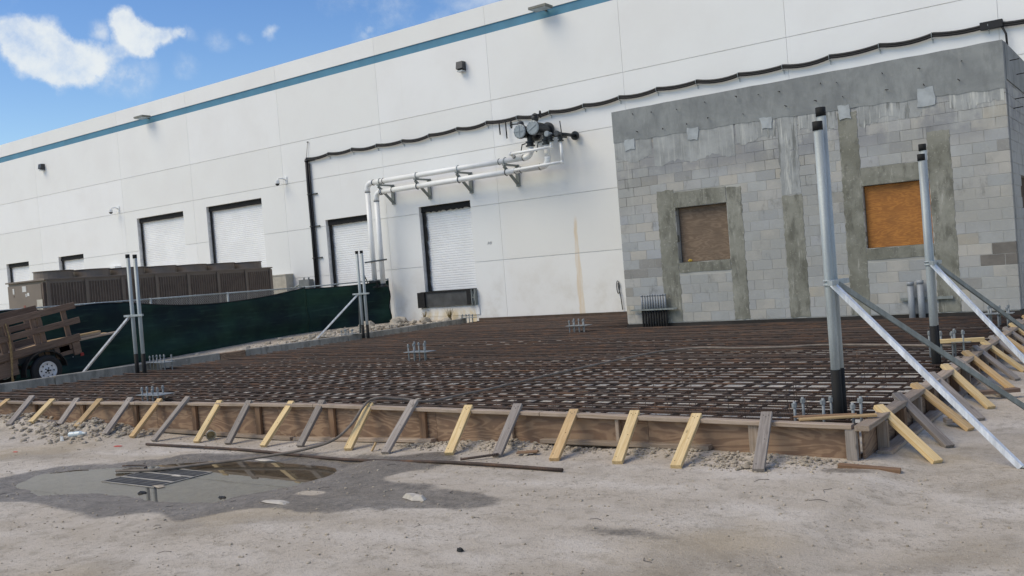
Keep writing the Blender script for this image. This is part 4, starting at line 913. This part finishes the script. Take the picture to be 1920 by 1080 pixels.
# ================================================================== anchor bolt clusters
def bolts(x, y, label, nx=4, sx=.125, sy=.17, plate=True, z0=.12, z1=.52, zp=.37, rz=0, nut=True):
    t = thing('anchor_bolts', label, 'bolts', (x, y, .05), rz, 'anchor bolt clusters')
    Mx = PM[t.name]
    def ob(nm, mb, mat): mb.v = [tuple(Mx @ Vector(v)) for v in mb.v]; return mb.build(nm, mat, t)
    rg = random.Random(int(abs(x * 100 + y * 37)))
    for i in range(nx):
        for j in (-1, 1):
            if nx > 3 and j == 1 and i in (1, 3) : continue
            bx = (i - (nx - 1) / 2) * sx; by = j * sy / 2; zt = z1 + rg.uniform(-.03, .02)
            q = MB().tube([(bx, by, z0 - .05), (bx + rg.uniform(-.006, .006), by, zt - .05)], .0125, 8)
            bo = ob('bolt', q, M_bolt)
            if nut: ob2 = MB().tube([(bx, by, zt - .10), (bx, by, zt - .065)], .022, 6, 0, True, False); ob2.v = [tuple(Mx @ Vector(v)) for v in ob2.v]; ob2.build('nut', M_bolt, bo)
    if plate: ob('template_plate', MB().box(-sx * nx / 2 - .02, sx * nx / 2 + .02, -sy / 2 - .05, sy / 2 + .05, zp - .05, zp - .042), M_bolt)
bolts(-12.05, 7.9, 'galvanised anchor bolts standing behind the front form at left', z1=.43, zp=.31)
bolts(-17.25, 11.5, 'anchor bolts beside the left pair of tall posts', z1=.53, nx=5)
bolts(-17.85, 17.5, 'anchor bolts beside the middle pair of tall posts', z1=.50)
bolts(-11.12, 12.6, 'anchor bolts with plate alone in the middle of the rebar', z1=.54)
bolts(-10.85, 17.6, 'anchor bolts with plate near the left corner of the block building', z1=.52)
bolts(-17.75, 22.5, 'anchor bolts at the warehouse wall right of the dock', z1=.48)
bolts(-2.47, 7.84, 'anchor bolts around the foot of the nearest tall post', nx=3, sx=.24, sy=.22, plate=False, z1=.41)
bolts(-2.35, 12.25, 'anchor bolts beside the right hand form behind a timber strip', nx=4, z1=.56, zp=.40)
bolts(-2.35, 16.2, 'anchor bolts at the far end of the right hand form', nx=3, z1=.55, zp=.42)

# ================================================================== tall galvanised post pairs
def posts(label, pipes, zc, struts, zs=.61, r=.038):
    x, y, _ = pipes[0]; t = thing('braced_posts', label, 'post', (x, y, .05), group='pairs of tall capped posts')
    for (px, py, zt) in pipes:
        p = MB().tube([(px, py, .04), (px + .004, py, zt - .06)], r, 20).build('pipe', M_galv, t)
        q = MB().tube([(px, py, .03), (px, py, zs + .01)], r + .0025, 20).build('sleeve', M_black, p)
        MB().tube([(px, py, zt - .075), (px, py, zt)], r + .004, 20).build('cap', M_black, p)
        MB().ring((px, py, zc), (0, 0, 1), r + .004, .009, 18, 6).ring((px, py, zc - .035), (0, 0, 1), r + .004, .009, 18, 6).build('pipe_clamp', M_galv, p)
    (x0, y0, _), (x1, y1, _) = pipes; d = Vector((x1 - x0, y1 - y0, 0)).normalized(); n = d.cross(Vector((0, 0, 1)))
    if n.dot(Vector((.58, -.81, 0))) < 0: n = -n
    c = Vector(((x0 + x1) / 2, (y0 + y1) / 2, zc - .015)) + n * (r + .025)
    MB().bar(c - d * .26, c + d * .26, .041, .041).build('cross_strut', M_galv, t)
    for i, (foot, off) in enumerate(struts):
        a = Vector((x0 + off[0], y0 + off[1], zc - .03)); f = Vector(foot); m = MB(); w = .041
        dd = (f - a).normalized(); s = dd.cross(Vector((0, 0, 1))).normalized(); u = s.cross(dd)
        # slotted channel: web on top, two flanges
        m.bar(a + u * w * .45, f + u * w * .45, w, .005, tuple(u)); m.bar(a + s * w * .47, f + s * w * .47, .004, w, tuple(u)); m.bar(a - s * w * .47, f - s * w * .47, .004, w, tuple(u))
        m.build('strut', M_strutlit if i == 0 else M_galvdull, t)
        MB().bar(f - dd * .02 + Vector((0, 0, .0)), f + Vector((dd.x, dd.y, 0)).normalized() * .08, .04, .008).build('foot_plate', M_galv, t)
        MB().bar(a + Vector((0, 0, .02)), a + dd * .14, .03, .012).build('hinge_plate', M_galv, t)
posts('nearest pair of tall galvanised posts, at the formwork corner', [(-2.42, 7.97, 2.71), (-2.422, 8.09, 2.84)], 1.37, [((-1.02, 7.55, -.04), (.05, -.06)), ((-.9, 9.0, -.04), (.07, .02))])
posts('second pair of tall galvanised posts, before the orange window', [(-2.33, 11.40, 2.62), (-2.332, 11.51, 2.74)], 1.40, [((-1.05, 10.75, -.04), (.05, -.06)), ((-.95, 12.5, -.04), (.07, .02))], .66)
posts('left pair of tall galvanised posts, beside the trailer and fence', [(-17.20, 10.92, 2.62), (-17.0, 10.95, 2.60)], 1.40, [((-19.2, 10.9, .22), (-.06, -.03))], .60)
posts('middle pair of tall galvanised posts, before the green fence end', [(-17.53, 17.70, 2.53), (-17.38, 17.72, 2.53)], 1.42, [((-19.0, 17.3, .2), (-.05, -.03)), ((-17.9, 17.95, .2), (-.06, .04))], .58)

# ================================================================== kerb at the left edge of the slab
def kerb():
    P = [(-17.62, 7.5), (-17.6, 9.4), (-17.62, 13.2), (-17.62, 13.9), (-17.65, 17.2), (-17.9, 19.8), (-18.0, 22.6)]
    t = thing('concrete_kerb', 'low concrete kerb along the left edge of the rebar', 'kerb', (-18, 15, 0)); rg = random.Random(8)
    for i, (a, c) in enumerate(zip(P, P[1:])):
        a = Vector((*a, 0)); c = Vector((*c, 0)); d = (c - a).normalized(); MB().bar(a + d * .01 + Vector((0, 0, .18)), c - d * .01 + Vector((0, 0, .18)), .14, .37 + rg.uniform(-.012, .012), (0, 0, 1), 0, .012).build('kerb_section', M_curb if i != 2 else M_ply, t)
kerb()
# ================================================================== fence with green screen
def fence():
    t = thing('screened_fence', 'chain link fence covered with dark green windscreen', 'fence', (-22.5, 16, 0)); rg = random.Random(4)
    def fx(y): return float(np.interp(y, [5, 20.3, 23.3], [-22.55, -22.5, -21.62]))
    def fb(y): return float(np.interp(y, [5, 13, 20, 23.3], [.0, .03, .13, .27]))
    def ft(y): return 1.70 if y < 20.3 else 1.70 + (y - 20.3) * .017
    ys = [5, 8, 10.5, 12.6, 14.9, 17.4, 20.3, 23.25]
    for y in ys: MB().tube([(fx(y) - .05, y, fb(y) - .1), (fx(y) - .05, y, ft(y) + .03)], .03, 10).build('post', M_galv, t)
    for a, c in zip(ys, ys[1:]): MB().tube([(fx(a) - .05, a, ft(a)), (fx(c) - .05, c, ft(c))], .021, 8).build('top_rail', M_galv, t)
    # screen: sagging top edge, folds
    ny, nz = 150, 16
    for part, (ya, yb) in enumerate(((5, 20.3), (20.3, 23.22))):
        n = ny if part == 0 else 40; vs = []
        for i in range(n + 1):
            y = ya + (yb - ya) * i / n; sag = 0.0
            if part == 0 and y > 14.0: f = (y - 14.0) / 6.3; sag = .30 * math.sin(math.pi * min(1, f)) ** .8 * (1 - .25 * f)
            elif part == 0: sag = .04 + .03 * math.sin(y * 2.7)
            else: sag = .05 + .04 * math.sin(math.pi * (y - 20.3) / 2.9)
            top = ft(y) - sag
            for k in range(nz + 1):
                f = k / nz; z = fb(y) - .02 + (top - fb(y) + .02) * f
                fold = .05 * math.sin(3.1 * z + 1.2 * y) * (1 - f) + .05 * math.sin(9 * z - .9 * y + math.sin(y)) * (1 - f * .6) + .02 * math.sin(y * 5 + z)
                vs.append((fx(y) + .03 + fold, y, z))
        fs = [(i * (nz + 1) + k, (i + 1) * (nz + 1) + k, (i + 1) * (nz + 1) + k + 1, i * (nz + 1) + k + 1) for i in range(n) for k in range(nz)]
        o = MB().add(vs, fs, 0, True).build('windscreen', M_screen, t); sm = o.modifiers.new('thick', 'SOLIDIFY'); sm.thickness = .004
        hem = [vs[i * (nz + 1) + nz] for i in range(n + 1)]; MB().tube([(a + .004, b_, c) for a, b_, c in hem], .012, 5).build('hem', M_rubber, o)
        if part == 1:
            e = [vs[n * (nz + 1) + k] for k in range(nz + 1)]; MB().tube([(a + .004, b_, c) for a, b_, c in e], .014, 5).build('hem', M_rubber, o)
    # chain link above the screen
    m = MB(); st = .07
    y = 13.5
    while y < 20.3:
        for sgn in (1, -1):
            y2 = y + sgn * .5
            if 13.5 < y2 < 20.3: m.bar((fx(y) - .03, y, 1.20), (fx(y2) - .03, y2, 1.69), .004, .004)
        y += st
    tag(m.build('chain_link', M_galv, t), kind='stuff')
    for y in (11.2, 13.3, 14.3, 16.3, 18.6, 19.8, 21.5): MB().ring((fx(y) - .05, y, ft(y)), (0, 1, 0), .026, .008, 10, 5).build('rail_tie', M_galv, t)
fence()

# ================================================================== brown chiller behind the fence
def chiller():
    t = thing('chiller_unit', 'long brown air-cooled chiller behind the green fence', 'chiller', (-26.5, 17.5, .1)); X1 = -25.5; X0 = -27.6
    MB().box(X0, X1, 13.68, 21.55, .25, 2.45).build('cabinet', M_chill, t)
    MB().box(X0 - .03, X1 + .03, 13.6, 21.6, 2.45, 2.49).build('top_deck', M_chill, t)
    n = 7; L = 7.9 / n
    for k in range(n):
        y0 = 13.65 + k * L; a, c = y0 + .09, y0 + L - .02
        p = MB().box(X1, X1 + .012, a, c, .5, 2.36).build('coil_panel', M_coil, t)
        q = MB(); j = 0
        while a + j * .085 < c - .02: yy = a + j * .085; q.box(X1 + .012, X1 + .028, yy, yy + .018, .5, 2.36); j += 1
        tag(q.build('fin', M_chill, p), kind='stuff')
        MB().box(X1, X1 + .045, y0 - .005, y0 + .08, .3, 2.42).build('corner_post', M_chill, t)
    MB().box(X1, X1 + .045, 21.45, 21.56, .3, 2.42).build('corner_post', M_chill, t)
    for k in range(7):
        cy = 13.65 + (k + .5) * L; r = .53
        f = MB().lathe((X1 - .60, cy, 2.49), (0, 0, 1), [(0, r), (.03, r - .01), (.20, r - .02), (.21, r + .012), (.225, r + .012), (.225, r - .04), (.02, r - .05)], 28).build('fan_shroud', M_chill, t)
        g = MB()
        for rr in (.15, .28, .40): g.ring((X1 - .60, cy, 2.71), (0, 0, 1), rr, .006, 20, 4)
        for a in range(6): q = a * math.pi / 6; g.bar((X1 - .6 - .5 * math.cos(q), cy - .5 * math.sin(q), 2.712), (X1 - .6 + .5 * math.cos(q), cy + .5 * math.sin(q), 2.712), .008, .008)
        g.build('fan_guard', M_coil, f)
    cb = MB().box(-27.42, X1 - .10, 13.56, 13.67, .3, 2.37).build('control_box', M_chill, t); Yc = 13.56 - .004
    MB().box(X1 - .098, X1 - .01, 13.57, 13.67, .3, 2.4).build('dark_post', M_coil, t)
    for (x, z, w, h, m) in ((-27.1, 2.22, .09, .16, M_sticker), (-26.5, 2.26, .22, .16, M_sticker), (-26.42, 2.08, .06, .09, M_sticker), (-26.30, 2.10, .11, .09, M_sticker), (-25.72, 1.72, .30, .42, M_beige), (-26.40, 1.52, .12, .12, M_sticker), (-26.55, 1.74, .09, .12, M_red), (-27.1, 2.08, .05, .04, M_coil)):
        MB().box(x - w / 2, x + w / 2, Yc - .003, Yc + .002, z - h / 2, z + h / 2).build('label_plate', m, cb)
    MB().box(-26.22, -25.95, Yc - .06, Yc, 1.50, 1.60).build('red_tag', M_redpaint, cb)
chiller()

# ================================================================== trailer
def trailer():
    pit = RA(9.3); O = Vector((-20.0, 10.5, 0)); eu = Vector((0, math.cos(pit), math.sin(pit))); ev = Vector((-1, 0, 0)); ew = Vector((0, -math.sin(pit), math.cos(pit)))
    def P(u, v, w): return O + eu * u + ev * v + ew * w
    t = thing('utility_trailer', 'tilted utility trailer with dark wooden slat sides', 'trailer', tuple(O)); UP = tuple(ew)
    for side, v in (('near', 0.0), ('far', 1.65)):
        for w, e, h in ((.83, 1.02, .155), (1.20, 1.10, .13), (1.54, 1.07, .14)):
            beam('side_board', P(-3.2, v, w), P(e, v, w), .038, h, M_trailwood, t, UP)
        for u, wd in ((-1.7, .12), (-.62, .12), (-.46, .10), (.10, .12), (.24, .10), (.80, .11)):
            beam('stake', P(u, v + .045, .62), P(u, v + .045, 1.56), wd, .045, M_trailwood, t, tuple(ev))
    MB().bar(P(-3.2, .83, .74), P(1.0, .83, .74), 1.6, .05, UP).build('deck', M_trailwood, t)
    MB().bar(P(-3.2, .06, .66), P(.98, .06, .66), .07, .12, UP).bar(P(-3.2, 1.58, .66), P(.98, 1.58, .66), .07, .12, UP).bar(P(.96, 0, .66), P(.96, 1.65, .66), .07, .12, UP).bar(P(-.0, .1, .42), P(0, 1.6, .42), .07, .07, UP).build('chassis', M_tdark, t)
    beam('side_box', P(.52, .05, .62), P(.80, .05, .62), .05, .22, M_trailwood, t, UP); beam('side_box', P(.81, .02, .60), P(.98, .02, .60), .05, .28, M_trailwood, t, UP); beam('side_box', P(-1.9, .03, .56), P(-.45, .03, .56), .05, .30, M_trailwood, t, UP); beam('side_box', P(.40, .03, .60), P(.50, .03, .60), .05, .26, M_trailwood, t, UP)
    f = MB(); n = 14; vs = []
    for k in range(n + 1):
        a = math.pi * (1.02 - 1.04 * k / n)
        for r in (.40, .42):
            for v in (-.16, .06): c = P(.05, v, .34); q = c + eu * r * math.cos(a) * 1.12 + ew * r * math.sin(a); vs.append(q)
    fs = []
    for k in range(n): o = 4 * k; fs += [(o, o + 1, o + 5, o + 4), (o + 2, o + 6, o + 7, o + 3), (o, o + 4, o + 6, o + 2), (o + 1, o + 3, o + 7, o + 5)]
    f.add(vs, fs); f.build('fender', M_tdark, t)
    for v, sg in ((-.11, -1), (1.78, 1)):
        c = P(.05, v, .335); ax = -ev
        w = MB().lathe(c - ax * .09 * 1, ax, [(0, .2), (.0, .27), (.02, .315), (.05, .332), (.13, .332), (.16, .315), (.18, .27), (.175, .2)], 32).build('wheel', M_tyre, t)
        fc = c + ax * (.075 if v < 0 else .075)
        rm = MB().lathe(fc - ax * .05, ax, [(0, .19), (.055, .2), (.06, .185), (.04, .175), (.025, .13), (.035, .07), (.045, .05), (.05, .0)], 28).build('rim', M_rim, w)
        hb = MB(); e1 = ev.cross(Vector((0, 0, 1))).normalized(); e2 = Vector((0, 0, 1))
        for k in range(8): a = k * math.pi / 4; q = fc + ax * -.012 + (e1 * math.cos(a) + e2 * math.sin(a)) * .135; hb.lathe(q, ax, [(0, .024), (.004, .022), (.0045, 0)], 3)
        for k in range(5): a = k * 2 * math.pi / 5; q = fc + ax * -.005 + (e1 * math.cos(a) + e2 * math.sin(a)) * .055; hb.lathe(q, ax, [(0, .018), (.012, .014), (.013, 0)], 6)
        hb.lathe(fc, ax, [(0, .03), (.012, .028), (.013, 0)], 10); hb.build('wheel_holes', M_tdark, w)
    MB().bar(P(.93, -.01, .44), P(1.0, -.01, .44), .03, .07, UP).build('tail_lamp', M_red, t)
    # load of planks and a rope
    rg = random.Random(6)
    for i, (v, w, a, b_, m) in enumerate(((.28, .79, -.3, 1.75, M_plate), (.44, .80, -.2, 1.9, M_pineo), (.34, .835, -.1, 1.7, M_plate), (.30, .80, .2, 2.12, M_plate), (.75, .80, .2, 1.6, M_pineo), (.36, .87, .5, 1.72, M_pineo))):
        o = beam('plank', P(a, v, w), P(b_, v + .05, w - .13 * (b_ - 1)), .14, .04, m, None, UP); tag(o, ['grey plank lowest on the trailer, sticking out behind', 'tan plank second from the side sticking out of the trailer', 'grey plank on top of the pile sticking out of the trailer', 'longest plank sticking out behind the trailer', 'tan plank at the inner side of the trailer load', 'splintered orange plank topmost on the trailer load'][i], 'plank', 'planks loaded on the trailer')
    o = beam('plank', P(-.9, .25, .82), P(.3, .3, .86), .3, .03, M_pineo, None, UP); tag(o, 'pale loose board lying inside the trailer bed', 'plank', 'planks loaded on the trailer')
    o = MB().tube([P(-.50, -.04, 1.52), P(-.50, -.06, 1.25), P(-.53, -.06, .98), P(-.58, -.08, .75), P(-.66, -.1, .45), P(-.68, -.1, .3)], [.012, .016, .026, .024, .022, .03], 7).build('rope', M_rope); tag(o, 'frayed rope hanging down the trailer side', 'rope')
trailer()

# ================================================================== drain grate
def grate():
    t = thing('drain_grate', 'cast iron drain grate lying in the puddle', 'grate', (-8.48, 5.5, ZW)); z = ZW + .006; x0, x1, y0, y1 = -8.93, -8.04, 5.17, 5.84
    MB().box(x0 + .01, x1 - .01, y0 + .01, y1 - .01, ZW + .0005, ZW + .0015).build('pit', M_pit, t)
    fr = MB(); w = .016
    for a in ((x0, x1, y0, y0 + w), (x0, x1, y1 - w, y1), (x0, x0 + w, y0 + w, y1 - w), (x1 - w, x1, y0 + w, y1 - w)): fr.box(*a, ZW, z)
    fr.build('frame', M_frame, t)
    for k in (1, 2): yy = y0 + (y1 - y0) * k / 3; MB().box(x0 + w, x1 - w, yy - .018, yy + .018, ZW, z).build('cross_bar', M_frame, t)
    for j in range(3):
        a = y0 + (y1 - y0) * j / 3 + .022; c = y0 + (y1 - y0) * (j + 1) / 3 - .022
        for k in range(1, 4): yy = a + (c - a) * k / 4; MB().box(x0 + w, x1 - w, yy - .009, yy + .009, ZW + .002, z - .001).build('bar', M_grate, t)
grate()

# ================================================================== rubble, stones, litter
def heap(name, label, blobs, n, rmin, rmax, seed, mat, hz=.12):
    rg = random.Random(seed); m = MB()
    Q = []
    for _ in range(n):
        cx, cy, sx, sy, h = rg.choice(blobs); a = rg.gauss(0, .5); b_ = rg.gauss(0, .5); x = cx + a * sx; y = cy + b_ * sy
        k = max(0, 1 - (a * a + b_ * b_)); r = rmin + (rmax - rmin) * rg.random() ** 4
        if y > FY - .06 and x > -17 and y < 9: y = FY - .07 - rg.random() * .05
        Q.append((x, y, h * k * rg.random() * (.4 if y < 9 else 1) + r * .2, r))
    G = ground_z(np.array([q[0] for q in Q]), np.array([q[1] for q in Q]))
    for (x, y, dz, r), g in zip(Q, G): m.rock((x, y, g + dz), r, rg, .62)
    return tag(m.build(name, mat), label, 'rubble', None, 'stuff')
heap('rubble', 'dusty broken rubble heaped under the left front braces', [(-13.0, 6.95, 1.3, .4, .08), (-12.3, 6.8, .8, .4, .08), (-14.5, 7.1, 1.2, .3, .10), (-11.6, 7.1, .6, .25, .05), (-15.8, 7.1, .8, .3, .08)], 1900, .006, .05, 1, M_dirtstone)
heap('rubble', 'small gravel and rubble along the foot of the front formwork at centre', [(-5.9, 7.12, .6, .18, .05), (-5.2, 7.1, .5, .2, .06), (-4.6, 7.2, .4, .12, .03), (-3.7, 7.18, .6, .16, .04), (-3.0, 7.1, .4, .16, .04), (-6.4, 7.15, .4, .12, .03)], 1300, .004, .026, 2, M_dirtstone)
heap('rubble', 'loose gravel spilled at the right corner of the front formwork', [(-2.7, 7.0, .5, .2, .03), (-2.4, 7.15, .35, .15, .03), (-2.9, 6.85, .3, .12, .02)], 520, .004, .028, 3, M_dirtstone)
heap('rubble', 'pale gravel along the kerb below the green fence', [(-19.0, 13.2, .5, 2.2, .08), (-18.75, 15.5, .3, 1.6, .22), (-19.0, 17.4, .4, .9, .20), (-19.2, 20.4, .6, 2.0, .12), (-20, 12.2, 1.2, .8, .05), (-20.3, 16.5, 1.2, 3.5, .03), (-20.3, 20, 1.0, 2.5, .05)], 1500, .02, .11, 4, M_stone)
def pebbles():
    rg = random.Random(12); m = MB()
    Q = [(rg.uniform(-12, .2), 1.9 + rg.random() ** .9 * 5.2, .003 + .011 * rg.random() ** 5) for _ in range(5200)]
    xs = np.array([q[0] for q in Q]); ys = np.array([q[1] for q in Q]); G = ground_z(xs, ys); D = sdist(xs, ys, PUD)
    for (x, y, r), g, d in zip(Q, G, D):
        if d > .05: m.rock((x, y, g + r * .25), r, rg)
    tag(m.build('pebbles', M_dirtstone), 'tiny pebbles scattered over the dusty pavement', 'pebbles', None, 'stuff')
    m = MB()
    for _ in range(46):
        x = rg.uniform(-10, .0); y = 1.9 + rg.random() * 5; z = gz(x, y) + .004; a = rg.random() * 6.3; L = rg.uniform(.02, .07)
        if sdist(np.array([x]), np.array([y]), PUD)[0] < .05: continue
        m.tube([(x, y, z), (x + L * math.cos(a), y + L * math.sin(a), z + .002), (x + L * 1.7 * math.cos(a + .5), y + L * 1.7 * math.sin(a + .5), z)], .0016, 4)
    tag(m.build('twigs_and_wire', M_foam), 'fine dark twigs and wire ends scattered on the ground', 'litter', None, 'stuff')
pebbles()
def stones():
    rg = random.Random(33); k = 0
    spots = [(-19.9, 21.6, .26), (-20.4, 22.3, .30), (-19.6, 22.6, .24), (-20.9, 22.7, .22), (-19.2, 22.2, .22), (-18.9, 22.8, .20), (-20.2, 20.6, .22), (-19.7, 19.6, .18), (-21.0, 21.4, .28), (-19.4, 21.0, .20), (-18.8, 21.8, .17), (-20.6, 19.9, .16), (-19.2, 18.6, .15)]
    for x, y, r in spots:
        tag(MB().rock((x, y, gz(x, y) + r * .25), r, rg, .6).build('broken_stone', M_stone), 'pale broken stone piled by the wall between the fence end and dock', 'stone', 'broken stones at the warehouse wall')
    for x, y, r, lb in ((-18.9, 14.9, .22, 'flat yellowish stone on the kerb rubble below the green fence'), (-18.6, 11.2, .12, 'small pale stone beside the left pair of posts'), (-20.6, 9.4, .13, 'small pale stone near the trailer wheel')):
        tag(MB().rock((x, y, gz(x, y) + .16), r, rg, .5).build('loose_stone', M_stone), lb, 'stone')
stones()
def flake(name, label, cat, x, y, sx, sy, mat, h=.012, seed=1, n=9):
    rg = random.Random(seed); z = gz(x, y) + .003; o = [(x + sx * math.cos(2 * math.pi * k / n) * rg.uniform(.6, 1.1), y + sy * math.sin(2 * math.pi * k / n) * rg.uniform(.6, 1.1)) for k in range(n)]
    vs = [(a, b_, z) for a, b_ in o] + [(x + (a - x) * .7, y + (b_ - y) * .7, z + h * rg.uniform(.6, 1.3)) for a, b_ in o] + [(x, y, z + h)]
    fs = [(i, (i + 1) % n, n + (i + 1) % n, n + i) for i in range(n)] + [(n + i, n + (i + 1) % n, 2 * n) for i in range(n)]
    return tag(MB().add(vs, fs).build(name, mat), label, cat)
M_crust = simple('pale cement crust', lin('b9b2a8'), .95, 0, .15, 12, .4)
flake('cement_crust', 'pale flat cement crust beyond the near edge of the puddle', 'cement', -5.96, 4.91, .18, .06, M_crust, .012, 3)
flake('cement_crust', 'pale torn cement crust on the dark wet patch at centre', 'cement', -4.84, 5.30, .15, .06, M_crust, .03, 4)
flake('cement_crust', 'white cement spill beside the hose and the long bar', 'cement', -7.95, 6.42, .2, .05, M_crust, .008, 6)
flake('red_paint_mark', 'small red paint splash on the pavement near the rubble', 'paint', -10.73, 6.47, .09, .05, M_redpaint, .003, 8)
flake('red_paint_mark', 'faint red paint trace farther left on the pavement', 'paint', -11.96, 5.83, .07, .03, M_redpaint, .003, 9)
flake('paper_scrap', 'small white paper scrap beside the bottle', 'paper', -12.07, 6.50, .035, .03, M_sticker, .05, 2, 6)
flake('mud_clod', 'dark wet clod at the near edge of the grate', 'debris', -7.95, 4.99, .07, .05, M_pit, .015, 12)
flake('dark_clod', 'black clod floating in the puddle right of the grate', 'debris', -6.95, 5.12, .06, .025, M_pit, .012, 13)
flake('dark_clod', 'small dark clod alone on the dry foreground', 'debris', -3.62, 4.32, .03, .02, M_pit, .02, 14)
def silt():
    rg = random.Random(40); zz = ZW + .0075
    for (x, y, sx, sy, lb) in ((-8.30, 5.60, .10, .035, 'pale silt crust caught on the middle of the drain grate'), (-8.86, 5.72, .16, .06, 'silt bank at the far left edge of the drain grate'), (-8.02, 5.22, .12, .05, 'silt bank at the near right corner of the drain grate')):
        n = 11; o = [(x + sx * math.cos(2 * math.pi * k / n) * rg.uniform(.55, 1.15), y + sy * math.sin(2 * math.pi * k / n) * rg.uniform(.5, 1.2)) for k in range(n)]
        vs = [(a, b_, zz - .004) for a, b_ in o] + [(x + (a - x) * .6, y + (b_ - y) * .6, zz + .004) for a, b_ in o]
        tag(MB().add(vs, [(i, (i + 1) % n, n + (i + 1) % n, n + i) for i in range(n)] + [tuple(range(n, 2 * n))]).build('silt_patch', M_crust if sx < .11 else M_dirtstone), lb, 'silt')
silt()
# paper cup and bottle
t = thing('paper_cup', 'off white paper cup lying tipped against the form bottom plate', 'cup', (-9.75, 7.12, -.1))
c = Vector((-9.72, 7.08, gz(-9.72, 7.08) + .058)); ax = Vector((-.8, .55, .12)).normalized()
MB().lathe(c, ax, [(0, .055), (.002, .062), (.006, .059), (.13, .042), (.135, .0)], 18).build('cup_body', M_cup, t); MB().lathe(c, ax, [(.003, .053), (.12, .04), (.121, 0)], 18).build('cup_inside', simple('cup inside', lin('cdbd9a'), .7), t)
t = thing('plastic_bottle', 'clear crushed plastic bottle lying beside the rubble', 'bottle', (-12.0, 6.68, -.1)); c = Vector((-12.1, 6.62, gz(-12.1, 6.62) + .04)); ax = Vector((.93, .35, .05)).normalized()
MB().lathe(c, ax, [(0, 0), (.0, .033), (.01, .038), (.08, .034), (.1, .038), (.17, .038), (.21, .02), (.23, .016), (.25, .016)], 12).build('bottle_body', M_bottle, t); MB().lathe(c + ax * .25, ax, [(-.01, .018), (.012, .018), (.013, 0)], 10).build('bottle_cap', M_sticker, t)
tag(MB().tube(arc((-9.25, 5.6, ZW + .02), 0, 2.0, .25, (1, .4, 0), (-.2, .6, 0), 8), .008, 5).build('wire_piece', M_rebar), 'bent thin wire at the puddle rim beside the grate', 'wire')
# dry weeds at the dock
def weed(x, y, label, seed, h=.32):
    rg = random.Random(seed); m = MB()
    for _ in range(34):
        a = rg.random() * 6.28; L = h * rg.uniform(.5, 1.1); s = rg.uniform(.1, .55)
        m.tube([(x + rg.gauss(0, .05), y + rg.gauss(0, .03), gz(x, y)), (x + math.cos(a) * s * L * .5, y + math.sin(a) * s * L * .3, gz(x, y) + L * .6), (x + math.cos(a) * s * L, y + math.sin(a) * s * L * .5, gz(x, y) + L)], [.006, .005, .002], 4)
    t = thing('dry_weed', label, 'weed', (x, y, gz(x, y)), group='dry weeds at the dock'); m.build('stems', M_dryweed, t)
weed(-19.05, 23.15, 'dry brown weed growing under the dock plate at right', 1, .42); weed(-20.1, 23.15, 'dark dry weed under the left end of the dock plate', 2, .3)
